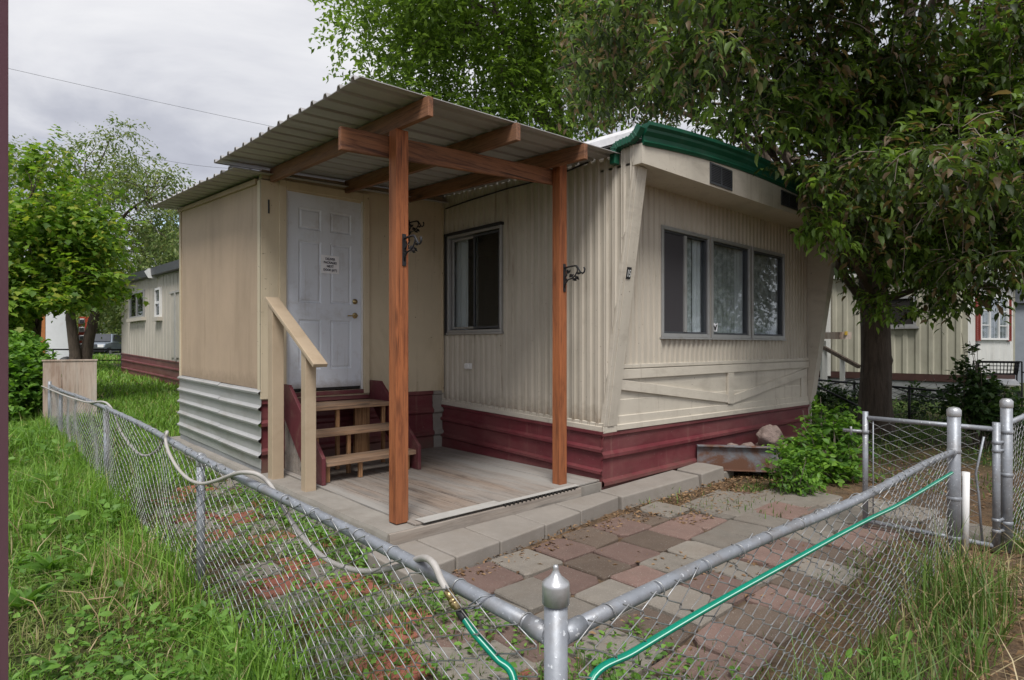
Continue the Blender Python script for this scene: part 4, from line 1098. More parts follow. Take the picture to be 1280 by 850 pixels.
c1 = on_x(497, 305, p1x + .055); c2 = on_y(703, 345, p2y - .0)
hook((p1x + .012, p1y - .0535, 2.20), 0, 'black iron leaf hook on the front post of the porch', .9, -1)
hook((p2x + .01, p2y - .0495, 2.13), 0, 'black iron leaf hook on the post beside the home wall', 1.0, -1)
c3 = on_y(511, 290, AY - .012)
hook((c3[0], AY - .004, c3[2] + .02), .25, 'black iron leaf hook on the cream wall behind the front post', 1.0, -1)

# ================================================================ deck and steps
dk = thing('porch_deck', (3.3, 3.7, 0), 'weathered grey board deck with worn white strip, under the porch roof', 'deck')
m = MB(); rd = random.Random(3); x = 2.40
while x < 4.49:
    w = min(.138, 4.50 - x); z = .212 + rd.uniform(-.002, .002)
    m.box(x, x + w - .006, 3.640 + rd.uniform(-.004, .004), 6.215, .196, z); x += .138
m.build('deck_boards', M['deck'], dk, bevel=.003)
m = MB(); m.hexa([(2.17, 3.60, .06), (4.18, 3.60, .06), (4.18, 3.637, .06), (2.17, 3.637, .06), (2.17, 3.60, .192), (4.18, 3.60, .192), (4.18, 3.637, .192), (2.17, 3.637, .192)])
m.build('front_board', M['riser'], dk, bevel=.004)
m = MB(); m.box(2.45, 3.22, 3.605, 3.72, .2145, .222); m.build('nosing_strip', M['white_strip'], dk, bevel=.002)
m = MB(); m.box(3.225, 4.16, 3.606, 3.66, .2145, .221); m.build('nosing_strip', M['white_strip'], dk, bevel=.002)
x = 3.24
while x < 4.12:
    m = MB(); m.lathe((x, 3.600, .203), [(.001, -.003), (.011, -.003), (.011, .012)], 8, 0, 'y'); m.build('flute_hole', M['dark'], dk); x += .047

st = thing('entry_steps', (2.97, 5.25, .21), 'three worn wooden steps between maroon stringers below the white door', 'steps')
sx0, sx1 = 2.46, 3.46
TR = [(.415, 5.24), (.655, 5.49), (.885, 5.74)]
for q, (z, y) in enumerate(TR):
    m = MB(); m.box(sx0 + .02, sx1 + (.03 if q == 0 else 0), y, y + .27 + (.2 if q == 2 else 0), z - .046, z); m.build('tread', M['tread'], st, bevel=.005)
for x in (sx0 - .022, sx1 + .022):
    pl = Plane((x, 0), (0, 1), (-1, 0)); m = MB()
    pl.slab(m, [(5.20, .212), (5.20, .46), (5.98, 1.10), (6.215, 1.10), (6.215, .88), (5.52, .212)], -.018, .018); m.build('stringer', M['stringer'], st, bevel=.004)
for x in (sx0 + .06, 2.86, sx1 - .06):
    for q, (z, y) in enumerate(TR):
        m = MB(); m.box(x - .019 + q * .004, x + .019 + q * .004, y + .05, y + .085, .212, z - .047); m.build('riser_support', M['step_frame'], st, bevel=.003)
m = MB(); m.box(sx1 - .30, sx1 - .12, 5.98, 6.02, .212, .845)
m.build('riser_support', M['step_frame'], st, bevel=.003)
m = MB()
for q in range(7): m.box(sx0 + .0, sx0 + .012, 5.36 + q * .118, 5.46 + q * .118, .215, min(.36 + q * .1, .9))
m.build('side_boards', M['riser'], st)

hr = thing('stair_handrail', (2.27, 5.2, .2), 'tan painted stair handrail with two square posts beside the steps', 'handrail')
def lean_post(x, y, z1, w):
    m = MB(); sl_ = (1.44 - 1.87) / (5.21 - 5.89)
    m.hexa([(x - w / 2, y - w / 2, .19), (x + w / 2, y - w / 2, .19), (x + w / 2, y + w / 2, .19), (x - w / 2, y + w / 2, .19), (x - w / 2, y - w / 2, z1 - w / 2 * sl_), (x + w / 2, y - w / 2, z1 - w / 2 * sl_), (x + w / 2, y + w / 2, z1 + w / 2 * sl_), (x - w / 2, y + w / 2, z1 + w / 2 * sl_)])
    return m.build('post', M['rail_paint'], hr, bevel=.005)
lean_post(2.29, 5.20, 1.44, .10); lean_post(2.265, 5.90, 1.88, .115)
m = MB(); m.beam((2.30, 4.98, 1.325), (2.26, 6.0, 1.97), .135, .036); m.build('rail', M['rail_paint'], hr, bevel=.005)
# ================================================================ chain link
def chainlink(name, A, B, zb, zt, mat, parent, pitch=.068, r=.0021, jitter=.009, top_knuckle=.022, seed=1, nside=4, sway=.028):
    """woven zigzag wires from A=(x,y) to B; zb/zt functions of distance"""
    rng = np.random.default_rng(seed)
    A, B = np.array(A, float), np.array(B, float); L = np.linalg.norm(B - A); S = (B - A) / L; Nn = np.array([S[1], -S[0]])
    np_ = int(L / pitch); half = pitch * .56
    zmax = max(zt(t * L / 10) for t in range(11)) + top_knuckle
    K = int((zmax - min(zb(t * L / 10) for t in range(11))) / half) + 2
    i = np.arange(np_)[:, None]; k = np.arange(K)[None, :]
    side = np.where((i + k) % 2 == 0, .5, -.5) * 1.30
    s = (i + .5) * pitch + side * pitch
    top = np.array([zt(x) for x in ((np.arange(np_) + .5) * pitch)])[:, None] + top_knuckle
    bot = np.array([zb(x) for x in ((np.arange(np_) + .5) * pitch)])[:, None]
    z = top - k * (top - bot) / (K - 1)
    ph = rng.random(4) * 6
    def wob(a, b): return np.sin(a * 3.1 + ph[0] + b * 2) * .5 + np.sin(a * 7.3 + ph[1] - b * 4) * .3 + np.sin(a * 1.3 + b * 9 + ph[2]) * .4
    s = s + wob(s, z) * jitter * 1.4 + rng.normal(0, jitter * .35, s.shape)
    z = z + wob(s + 5, z) * jitter + rng.normal(0, jitter * .3, z.shape)
    n = wob(s * .8 + 2, z + 1) * sway + np.where((i + k) % 2 == 0, 1, -1) * r * 1.1
    # rounded knuckles: two points per bend
    P = np.zeros((np_, K * 2, 3)); e = .10
    def put(col, kk, t):        # point moved a little towards neighbour
        kk2 = np.clip(kk + t, 0, K - 1)
        ss = s[:, kk] + (s[:, kk2] - s[:, kk]) * e; zz = z[:, kk] + (z[:, kk2] - z[:, kk]) * e; nn = n[:, kk] + (n[:, kk2] - n[:, kk]) * e
        P[:, col, 0] = A[0] + S[0] * ss + Nn[0] * nn; P[:, col, 1] = A[1] + S[1] * ss + Nn[1] * nn; P[:, col, 2] = zz
    for kk in range(K): put(kk * 2, kk, -1); put(kk * 2 + 1, kk, 1)
    C = K * 2
    nv = np.array([Nn[0], Nn[1], 0.0]); sv = np.array([S[0], S[1], 0.0])
    T = np.zeros_like(P); T[:, 1:-1] = P[:, 2:] - P[:, :-2]; T[:, 0] = P[:, 1] - P[:, 0]; T[:, -1] = P[:, -1] - P[:, -2]
    T /= np.maximum(np.linalg.norm(T, axis=2, keepdims=True), 1e-9)
    perp = np.cross(T, nv)
    perp /= np.maximum(np.linalg.norm(perp, axis=2, keepdims=True), 1e-9)
    ring = [perp * r, nv * r * np.ones_like(perp), -perp * r, -nv * r * np.ones_like(perp)]
    V = np.stack([P + q for q in ring], 2).reshape(-1, 3)
    ii, cc, qq = np.meshgrid(np.arange(np_), np.arange(C - 1), np.arange(4), indexing='ij')
    b0 = (ii * C + cc) * 4; q2 = (qq + 1) % 4
    F = np.stack([b0 + qq, b0 + q2, b0 + 4 + q2, b0 + 4 + qq], -1).reshape(-1)
    return raw_mesh(name, V, F, np.full(len(F) // 4, 4), mat, parent, smooth=True)

FXL = 1.06; FYR = .995
LF = thing('chain_link_fence', (FXL, FYR, 0), 'long low chain link fence along the grass, hung with a grey hose', 'fence', 'chain link fences round the yard')
rail_pts = [(0, .79), (2.85, .822), (4.2, .845), (6.3, .875), (9.0, .845), (11.6, .83)]
def rz(s): return float(np.interp(s, [p[0] for p in rail_pts], [p[1] for p in rail_pts]))
mr_ = MB(); mr_.tube([(FXL + .012 * math.sin(s * 1.7), FYR + s, rz(s)) for s in np.linspace(0.02, 11.6, 40)], .0212, 12); mr_.build('top_rail', M['galv'], LF)
chainlink('mesh', (FXL - .022, FYR + .03), (FXL - .022, FYR + 11.6), lambda s: .03 + ground_z(0, FYR + s), rz, M['wire'], LF, seed=3)
for q, (u, v) in enumerate(((251, 572), (133, 506), (76, 491))):
    p = on_x(u, v, FXL); gz = ground_z(0, p[1])
    m = MB(); m.tube([(FXL, p[1], gz - .1), (FXL, p[1], rz(p[1] - FYR) - .028)], .024, 12); po = m.build('post', M['galv'], LF)
    m = MB(); zc = rz(p[1] - FYR); m.lathe((FXL, p[1], zc - .055), [(.026, 0), (.028, .005), (.028, .04), (.02, .055)], 12); m.tube([(FXL, p[1] - .03, zc), (FXL, p[1] + .03, zc)], .026, 12); m.build('post_cap', M['cap'], po)
m = MB(); m.tube([(FXL, FYR + 11.6, .05), (FXL, FYR + 11.6, .90)], .026, 12); m.build('post', M['galv'], LF)
m = MB()
for s in np.arange(.12, 11.5, .31):
    s += random.uniform(-.06, .06); zc = rz(s)
    m = MB(); m.tube([(FXL + .024 * math.cos(a) + .012 * math.sin(s * 1.7), FYR + s + a * .003, zc + .024 * math.sin(a)) for a in np.linspace(-.6, 5.4, 12)], .0022, 5); m.build('wire_tie', M['wire'], LF)

RF = thing('chain_link_fence', (FXL, FYR, 0), 'chain link fence in front of the paved path, threaded with a green hose', 'fence', 'chain link fences round the yard')
def rz2(s): return .79 - .012 * s + .006 * math.sin(s * 2)
RL = 5.16 - FXL
mr_ = MB(); mr_.tube([(FXL + s, FYR + .01 * math.sin(s * 2.3), rz2(s)) for s in np.linspace(.02, RL, 16)], .0212, 12); mr_.build('top_rail', M['galv'], RF)
chainlink('mesh', (FXL + .03, FYR - .024), (5.16, FYR - .024), lambda s: .02, rz2, M['wire'], RF, seed=5, jitter=.012, sway=.032, top_knuckle=.028)
m = MB(); m.tube([(FXL, FYR, -.1), (FXL, FYR, .895)], .029, 20); cp = m.build('corner_post', M['galv'], RF)
m = MB(); m.lathe((FXL, FYR, .872), [(.0295, 0), (.0335, .002), (.0338, .046), (.0325, .053), (.024, .060), (.0145, .068), (.009, .077), (.0065, .085), (.0072, .089), (.0052, .094), (.001, .0955)], 24); m.build('post_cap', M['cap'], cp)
m = MB()
for (dx, dy) in ((1, 0), (0, 1)):
    m.tube([(FXL + dx * .024, FYR + dy * .024, .788), (FXL + dx * .095, FYR + dy * .095, .79)], .0255, 14)
m.build('rail_socket', M['galv'], cp)
m = MB(); m.tube([(5.20, FYR, -.05), (5.20, FYR, 1.035)], .041, 18); gp = m.build('end_post', M['galv'], RF)
m = MB(); m.lathe((5.20, FYR, 1.03), [(.0425, -.035), (.0445, -.03), (.0445, .01), (.03, .028), (.001, .034)], 18); m.build('post_cap', M['cap'], gp)
m = MB()
for z in (.12, .4, .735): m.lathe((5.20, FYR, z), [(.042, 0), (.0445, .003), (.0445, .022), (.042, .025)], 18)
m.tube([(5.12, FYR, .742), (5.17, FYR, .742)], .026, 12); m.build('clamp_band', M['galv'], gp)
m = MB()
for s in np.arange(.2, RL, .24):
    s += random.uniform(-.05, .05); zc = rz2(s)
    m = MB(); m.tube([(FXL + s + a * .004, FYR + .024 * math.cos(a), zc + .024 * math.sin(a)) for a in np.linspace(-.6, 5.4, 12)], .0022, 5); m.build('wire_tie', M['wire'], RF)
# bright twist of tie wire near the corner
m = MB(); m.tube([(FXL - .022, FYR + .26, .80), (FXL - .03, FYR + .29, .775), (FXL - .035, FYR + .31, .77), (FXL - .028, FYR + .25, .82), (FXL + .01, FYR + .24, .818), (FXL - .02, FYR + .27, .78), (FXL - .04, FYR + .33, .765)], .0028, 6); m.build('wire_tie', M['galv'], LF)

# white plastic pipe strapped to the end post
t = MB(); t.tube([(5.235, FYR - .055, .0), (5.25, FYR - .06, .60)], .024, 14)
pp = t.build('plastic_pipe', M['white']); tag(pp, 'short white plastic pipe standing against the thick gate post', 'pipe')

# gate standing open
GA, GB = (5.39, 1.62), (5.49, .80)
gate = thing('chain_link_gate', (5.49, .80, .05), 'small chain link gate with pipe frame, between thick posts', 'gate')
zg0, zg1 = .05, .915
m = MB()
m.tube([(GA[0], GA[1], zg0 - .03), (GA[0], GA[1], zg1 + .05)], .021, 12); m.tube([(GB[0], GB[1], zg0 - .03), (GB[0], GB[1], zg1 + .03)], .024, 12)
m.tube([(GA[0], GA[1], zg1), (GB[0], GB[1], zg1 - .02)], .018, 12); m.tube([(GA[0], GA[1], zg0 + .03), (GB[0], GB[1], zg0)], .018, 12)
m.build('gate_frame', M['galv'], gate)
chainlink('mesh', (GA[0] + .004, GA[1] - .03), (GB[0] - .004, GB[1] + .03), lambda s: zg0 + .02, lambda s: zg1 - .02 * s, M['wire'], gate, pitch=.07, r=.0019, seed=8, jitter=.002, sway=.002, top_knuckle=.01)
m = MB(); m.tube([(GA[0] + .005, GA[1] - .055, zg0 + .02), (GA[0] + .005, GA[1] - .055, zg1 - .02)], .005, 6)
m.tube([(GB[0] - .01, GB[1] + .07, zg1 - .08), (GB[0] - .02, GB[1] + .115, zg1 - .35), (GB[0] - .01, GB[1] + .10, .4), (GB[0] - .01, GB[1] + .08, zg0 + .02)], .008, 6); m.build('tension_bar', M['galv'], gate)
for z in (.16, .24, .74, .80):
    m = MB(); m.tube([(GB[0], GB[1], z), (5.555, .765, z)], .012, 8); m.lathe((GB[0], GB[1], z - .012), [(.025, 0), (.028, .003), (.028, .022), (.025, .025)], 12); m.build('hinge', M['galv'], gate)
m = MB(); m.tube([(GA[0], GA[1], .80), (GA[0] - .02, GA[1] + .16, .80)], .014, 8); m.lathe((GA[0], GA[1], .785), [(.022, 0), (.027, .003), (.027, .027), (.022, .03)], 12); m.tube([(GA[0] - .02, GA[1] + .10, .765), (GA[0] - .02, GA[1] + .10, .835)], .009, 8); m.build('latch', M['galv'], gate)

# fence that carries on beyond the gate
EF = thing('chain_link_fence', (5.575, .755, 0), 'chain link fence beyond the gate with a tall domed post', 'fence', 'chain link fences round the yard')
m = MB(); m.tube([(5.575, .755, -.08), (5.575, .755, 1.09)], .036, 18); ep = m.build('gate_post', M['galv'], EF)
m = MB(); m.lathe((5.575, .755, 1.085), [(.038, -.035), (.040, -.03), (.040, .012), (.027, .028), (.001, .034)], 18); m.build('post_cap', M['cap'], ep)
m = MB()
for z in (.2, .55, .86): m.lathe((5.575, .755, z), [(.0365, 0), (.040, .003), (.040, .024), (.0365, .027)], 18)
m.build('clamp_band', M['galv'], ep)
m = MB(); m.tube([(5.60, .755, .93), (8.6, .70, .93)], .02, 10); m.build('top_rail', M['galv'], EF)
m = MB(); m.tube([(8.6, .70, -.05), (8.6, .70, 1.0)], .026, 10); m.build('post', M['galv'], EF)
chainlink('mesh', (5.60, .735), (8.6, .68), lambda s: .04, lambda s: .93, M['wire'], EF, seed=9)

# ================================================================ hoses
def smooth(pts, n=8):
    P = [Vector(p) for p in pts]; P = [P[0] * 2 - P[1]] + P + [P[-1] * 2 - P[-2]]; out = []
    for i in range(1, len(P) - 2):
        for q in range(n):
            t = q / n
            out.append(.5 * ((2 * P[i]) + (-P[i - 1] + P[i + 1]) * t + (2 * P[i - 1] - 5 * P[i] + 4 * P[i + 1] - P[i + 2]) * t * t + (-P[i - 1] + 3 * P[i] - 3 * P[i + 1] + P[i + 2]) * t ** 3))
    out.append(P[-2]); return out
hp = []
CAM, INS = FXL - .045, FXL + .035      # outside / inside face of the fence
for (u, v, x) in ((36, 476, CAM), (75, 492, CAM), (98, 500, CAM), (112, 503, CAM), (127, 502, FXL), (136, 506, INS), (143, 518, INS), (150, 537, INS), (160, 553, INS), (172, 566, INS), (184, 569.5, INS), (196, 563, INS), (203, 553, INS), (206, 543, FXL + .02),
                  (209, 540, FXL - .03), (207, 549, CAM), (211, 565, CAM), (222, 585, CAM), (236, 599, CAM), (252, 604.5, CAM), (270, 601, CAM), (290, 593.5, CAM), (305, 590.5, CAM), (322, 593, FXL - .01), (337, 605, INS), (349, 625, INS), (360, 644, INS), (372, 663, INS), (388, 682, INS), (408, 699, INS), (430, 709, INS), (455, 714, INS),
                  (482, 712, INS), (505, 706, INS), (522, 699, FXL + .005), (533, 698, FXL - .03), (543, 706, CAM), (551, 724, CAM), (560, 741, CAM)):
    hp.append(on_x(u, v, x))
for a in range(13): hp[a] = (hp[a][0], hp[a][1], hp[a][2] + .0)
gh = thing('garden_hose', hp[-1], 'grey garden hose looped over and under the rail of the chain link fence', 'hose')
m = MB(); m.tube(smooth(hp, 6), .0105, 10); m.build('tube', M['hose_grey'], gh)
c0, c1 = Vector(on_x(559, 739, CAM)), Vector(on_x(581, 774, CAM))
m = MB()
def along(t): return c0 + (c1 - c0) * t
m.tube([along(0), along(.12), along(.3)], .0125, 12); m.tube([along(.3), along(.34), along(.40), along(.44)], [.012, .0155, .0155, .012], 12); m.tube([along(.44), along(.5), along(.55), along(.72)], [.0155, .0155, .011, .011], 12)
m.build('coupling', M['brass'], gh)
gn = thing('garden_hose', tuple(c1), 'green garden hose with a pale stripe, running along the front fence', 'hose')
gp_ = [along(.72), along(.86), c1] + [Vector(on_x(u, v, CAM)) for (u, v) in ((592, 790), (606, 806), (622, 824), (640, 842))]
OUT = FYR - .05
gp_ += [Vector((FXL - .06, FYR + .06, .60)), Vector((FXL - .055, FYR - .05, .565)), Vector((FXL + .02, FYR - .06, .575))]
gp_ += [Vector(on_y(u, v, OUT)) for (u, v) in ((742, 845), (792, 815), (850, 780), (900, 751), (950, 723), (1000, 695.5), (1050, 668), (1090, 647), (1120, 632.5), (1150, 615), (1175, 600), (1190, 591))]
sp = smooth(gp_, 8)
m = MB(); m.tube(sp, .0105, 12); m.build('tube', M['hose_green'], gn)
m = MB()
off = []
for i, p in enumerate(sp):
    t = (sp[min(i + 1, len(sp) - 1)] - sp[max(i - 1, 0)]).normalized(); n_ = Vector((-.45, -.72, .35)); n_ = (n_ - t * n_.dot(t)).normalized()
    off.append(p + n_ * .0094)
m.tube(off, .0019, 6); m.build('stripe', M['hose_stripe'], gn)
m = MB(); m.tube([along(.70), along(.8), along(.98), along(1.02)], [.0125, .013, .013, .0115], 12); m.build('end_sleeve', M['black'], gn)

# plum painted post close to the viewpoint
c_ = at_d(-28, 432, 1.15)
pt = thing('painted_post', (c_[0], c_[1], 0), 'plum painted square porch post cut by the left edge of the view', 'post')
m = MB(); w = .033; d_ = Vector((FX, FY, 0)); r_ = Vector((FY, -FX, 0))
def pp_(a, b, z): q = Vector((c_[0], c_[1], 0)) + r_ * a + d_ * b; return (q.x, q.y, z)
m.hexa([pp_(-w, -w, -.02), pp_(w, -w, -.02), pp_(w, w, -.02), pp_(-w, w, -.02), pp_(-w, -w, 3.2), pp_(w, -w, 3.2), pp_(w, w, 3.2), pp_(-w, w, 3.2)])
for k in range(3):
    a = -.018 + k * .018
    m.hexa([pp_(a, -w - .004, .3), pp_(a + .009, -w - .004, .3), pp_(a + .009, -w + .001, .3), pp_(a, -w + .001, .3), pp_(a, -w - .004, 3.0), pp_(a + .009, -w - .004, 3.0), pp_(a + .009, -w + .001, 3.0), pp_(a, -w + .001, 3.0)])
m.build('shaft', M['purple'], pt, bevel=.003)
m = MB(); m.hexa([pp_(-w * 1.35, -w * 1.35, -.02), pp_(w * 1.35, -w * 1.35, -.02), pp_(w * 1.35, w * 1.35, -.02), pp_(-w * 1.35, w * 1.35, -.02)] + [pp_(-w * 1.35, -w * 1.35, .12), pp_(w * 1.35, -w * 1.35, .12), pp_(w * 1.35, w * 1.35, .12), pp_(-w * 1.35, w * 1.35, .12)]); m.build('plinth', M['purple'], pt)
# ================================================================ steel hitch with rocks by the end wall
ht = thing('steel_hitch', (6.75, 3.1, .1), 'rusty grey steel towing hitch beams lying against the maroon skirting', 'trailer hitch')
apex = Vector((7.0, 2.62, 0))
m = MB()
def ibeam(m, a, b, z0, z1, fw=.10):
    a, b = Vector(a), Vector(b); zc = (z0 + z1) / 2
    m.beam((a.x, a.y, zc), (b.x, b.y, zc), .014, z1 - z0 - .02)
    m.beam((a.x, a.y, z1 - .006), (b.x, b.y, z1 - .006), fw, .012); m.beam((a.x, a.y, z0 + .006), (b.x, b.y, z0 + .006), fw, .012)
ibeam(m, (6.20, 3.60), (apex.x - .03, apex.y - .02), .08, .36); m.build('beam', M['rust'], ht, bevel=.003)
m = MB(); ibeam(m, (7.85, 3.60), (apex.x + .10, apex.y + .02), .08, .36); m.build('beam', M['rust'], ht, bevel=.003)
m = MB(); m.add([(6.3, 3.55, .10), (7.75, 3.55, .10), (apex.x, apex.y + .05, .10)], [(0, 1, 2)]); m.build('base_plate', M['rust'], ht)
for (x, y) in ((6.35, 3.5), (6.9, 3.3)):
    m = MB(); m.box(x - .12, x + .18, y - .18, y - .02, -.02, .075); m.build('support_block', M['concrete'], ht, bevel=.01)
def rock(loc, r, label, seed, squash=.85, group=None):
    bm = bmesh.new(); bmesh.ops.create_icosphere(bm, subdivisions=4, radius=1)
    for v in bm.verts:
        p = v.co.copy(); d = 1 + .30 * mnoise.noise(p * 1.3 + Vector((seed, 0, 0))) + .14 * mnoise.noise(p * 3.1 + Vector((0, seed, 0))) + .05 * mnoise.noise(p * 9 + Vector((0, 0, seed)))
        for k in range(7):          # flat broken faces
            nrm = Vector((math.sin(seed + k * 2.1), math.cos(seed * 1.7 + k * 1.3), math.sin(k * 3.3 + seed) * .8)).normalized(); e = p.dot(nrm) * d
            if e > .8: d *= .8 / e + (1 - .8 / e) * .25
        v.co = Vector((p.x * d, p.y * d, p.z * d * squash)) * r
    me = bpy.data.meshes.new('rock'); bm.to_mesh(me); bm.free(); me.materials.append(M['rock'])
    for p in me.polygons: p.use_smooth = True
    o = bpy.data.objects.new('rock', me); COL.objects.link(o); o.location = loc; return tag(o, label, 'rock', group)
rock((6.99, 3.11, .425), .155, 'large rough brown rock resting on top of the steel hitch', 2.0, 1.0)
rr = random.Random(9)
RK = [((6.60, 3.36, .27), .11, 'low rock at the left inside the steel hitch'), ((6.85, 3.30, .24), .13, 'buried rock under the large brown rock'), ((7.16, 3.22, .26), .13, 'rock lying just right of the large brown rock'),
      ((7.32, 3.12, .25), .10, 'small pointed rock between the hitch beams'), ((7.50, 3.36, .25), .12, 'rock by the skirting at the right end of the hitch'), ((6.96, 2.94, .22), .11, 'rock in the tip of the steel hitch')]
for k, (loc, r, lb) in enumerate(RK): rock(loc, r, lb, 3.3 + k * 1.7, .8, 'rocks in the steel hitch')

# ================================================================ neighbouring home on the right
nb = thing('neighbor_home', (19, 3.34, 0), 'olive cream ribbed home behind the dark tree, white end with red shutters', 'mobile home')
NS = Plane((19, 3.34), (0, 1), (-1, 0)); NE = Plane((19, 3.34), (3.0, -.51), (-.51, -3.0))
m = MB(); NS.ribbed(m, 0, 7.0, lambda s: .74, lambda s: 3.45, .30, .035, RIB2); m.build('side_wall', M['home_cream'], nb)
m = MB(); NE.ribbed(m, 0, 3.05, lambda s: .72, lambda s: 3.35, .42, .012, [(0, 0), (.92, 0), (.94, 1), (.98, 1)]); m.build('end_wall', M['home_white'], nb)
m = MB(); NS.box(m, 0, 7, -.02, .03, .55, .735); NE.box(m, 0, 3.1, -.02, .03, .52, .715); m.build('base_band', M['home_base'], nb)
m = MB()
for k in range(3): NS.box(m, -.0, 7, -.04, -.01 + .006 * k, .02 + k * .175, .185 + k * .175)
m.build('skirting', M['lap'], nb)
m = MB(); m.hexa([NS.pt(-.25, .2, 3.46), NS.pt(7, .2, 3.46), NS.pt(7, -3, 3.6), NE.pt(3.1, .3, 3.36), NS.pt(-.25, .2, 3.56), NS.pt(7, .2, 3.56), NS.pt(7, -3, 3.75), NE.pt(3.1, .3, 3.48)]); m.build('roof', M['home_white'], nb)
m = MB(); m.box(22.0, 22.1, 2.8, 10.3, .2, 3.5); m.box(19, 22, 10.3, 10.4, .2, 3.5); m.build('back_wall', M['home_cream'], nb)
# red shuttered window on the white end
a, b = (1218.5 - CXP) / FPX, 0
def on_ne(u, v):
    r = (u - CXP) / FPX; dx, dy = FX + FY * r, FY - FX * r       # ray / plane
    n = NE.N; d = (NE.O.x * n.x + NE.O.y * n.y) / (dx * n.x + dy * n.y)
    p = at_d(u, v, d); return ((Vector(p) - NE.O).dot(NE.S), p[2])
(s0, zt), (s1, _), (_, zb) = on_ne(1218.5, 368), on_ne(1262, 374), on_ne(1240, 425)
m = MB(); ring(m, NE, s0 + .24, s1 - .24, zb, zt, .05, .012, .06); w_ = s1 - s0 - .48
for f_ in (1 / 3, 2 / 3): NE.box(m, s0 + .24 + w_ * f_ - .02, s0 + .24 + w_ * f_ + .02, .012, .05, zb + .05, zt - .05)
for sgn in (0, 1):
    aa = s0 + .29 + (w_ * 2 / 3 if sgn else 0)
    for f_ in (1 / 3, 2 / 3): NE.box(m, aa, aa + w_ / 3 - .08, .014, .03, zb + (zt - zb) * f_ - .012, zb + (zt - zb) * f_ + .012)
wf = m.build('window', M['white'], nb); wf['label'] = 'white barred window between red shutters'
m = MB(); NE.box(m, s0 + .26, s1 - .26, .014, .02, zb + .03, zt - .03); m.build('pane', M['glass_dark'], wf)
m = MB(); curtain(m, NE, s0 + .25, s1 - .25, .0135, zb + .03, zt - .03, .001, .2); m.build('curtain', M['curtain_plain'], wf)
for (p, q) in ((s0, s0 + .235), (s1 - .235, s1)):
    m = MB(); ring(m, NE, p, q, zb - .03, zt + .03, .04, .013, .05)
    z = zb + .03
    while z < zt - .03: NE.box(m, p + .04, q - .04, .014, .034, z, z + .035); z += .05
    m.build('shutter', M['shutter'], nb)
# window and door on the ribbed side
def on_ns(u, v): p = on_x(u, v, 19); return p[1] - 3.34, p[2]
(s1, zt), (s0, zb) = on_ns(1104, 372), on_ns(1146, 408)
m = MB(); ring(m, NS, s0, s1, zb, zt, .06, .036, .09); NS.box(m, s0 - .06, s1 + .06, .036, .13, zb - .06, zb); wf = m.build('window', M['alu'], nb)
m = MB(); NS.box(m, s0 + .05, s1 - .05, .037, .05, zb + .05, zt - .05); m.build('pane', M['dark'], wf)
(s1, zt), (s0, zb) = on_ns(1012, 385), on_ns(1030, 470)
m = MB(); NS.box(m, s0, s1 + .4, .037, .08, .80, 2.95); d_ = m.build('door', M['blue_door'], nb)
m = MB(); NS.box(m, s0 - .2, s0 - .01, .036, .12, .6, 3.1); m.build('door_frame', M['home_white'], d_)
# its landing and handrail
ns_ = thing('stair_handrail', (18, 6.0, 0), 'dark sloping handrail on a white post before the olive cream home', 'handrail')
A_, B_ = at_d(1030, 434.5, 16.2), at_d(1074, 458.5, 15.2)
m = MB(); m.beam(A_, B_, .09, .09); m.build('rail', M['bark'], ns_)
c_ = at_d(1053, 448, 15.68); m = MB(); m.box(c_[0] - .05, c_[0] + .05, c_[1] - .05, c_[1] + .05, 0, c_[2] - .02); m.build('post', M['home_white'], ns_)
c_ = at_d(1031, 435, 16.2); m = MB(); m.box(c_[0] - .05, c_[0] + .05, c_[1] - .05, c_[1] + .05, 0, c_[2] - .02); m.build('post', M['home_white'], ns_)
sh = thing('wall_shelf', at_d(1042, 424, 16.6), 'grey wooden shelf with a yellow end beside the pale blue door', 'shelf')
A_, B_ = at_d(1027, 419.5, 17.4), at_d(1057, 419.5, 15.8); m = MB(); m.beam(A_, B_, .3, .19); m.build('shelf_board', M['board'], sh)
A_, B_ = at_d(1057, 416.5, 15.78), at_d(1058.2, 416.5, 15.76); m = MB(); m.beam(A_, B_, .12, .10); m.build('end_panel', M['yellow'], sh)
m = MB(); c_ = at_d(1029, 440, 17.3); m.box(c_[0] - .06, c_[0] + .06, c_[1] - .06, c_[1] + .06, 0, at_d(1029, 424, 17.3)[2] - .05); m.build('bracket_post', M['home_white'], sh)
sd = MB(); c_ = at_d(1262, 432, 24)
sdt = thing('garden_shed', (c_[0], c_[1], 0), 'blue grey board shed beyond the white end with red shutters', 'shed')
sd.hexa([(c_[0], c_[1], 0), (c_[0] + 3, c_[1] - 3, 0), (c_[0] + 6, c_[1], 0), (c_[0] + 3, c_[1] + 3, 0), (c_[0], c_[1], 3.2), (c_[0] + 3, c_[1] - 3, 3.2), (c_[0] + 6, c_[1], 3.2), (c_[0] + 3, c_[1] + 3, 3.2)]); sd.build('wall', M['shed'], sdt)
m = MB(); m.hexa([(c_[0] - .3, c_[1], 3.2), (c_[0] + 3, c_[1] - 3.3, 3.2), (c_[0] + 6.3, c_[1], 3.2), (c_[0] + 3, c_[1] + 3.3, 3.2), (c_[0] + 1.4, c_[1] - 1.4, 4.1), (c_[0] + 1.7, c_[1] - 1.7, 4.1), (c_[0] + 4.7, c_[1] + 1.3, 4.1), (c_[0] + 4.4, c_[1] + 1.6, 4.1)]); m.build('roof', M['alu_dark'], sdt)

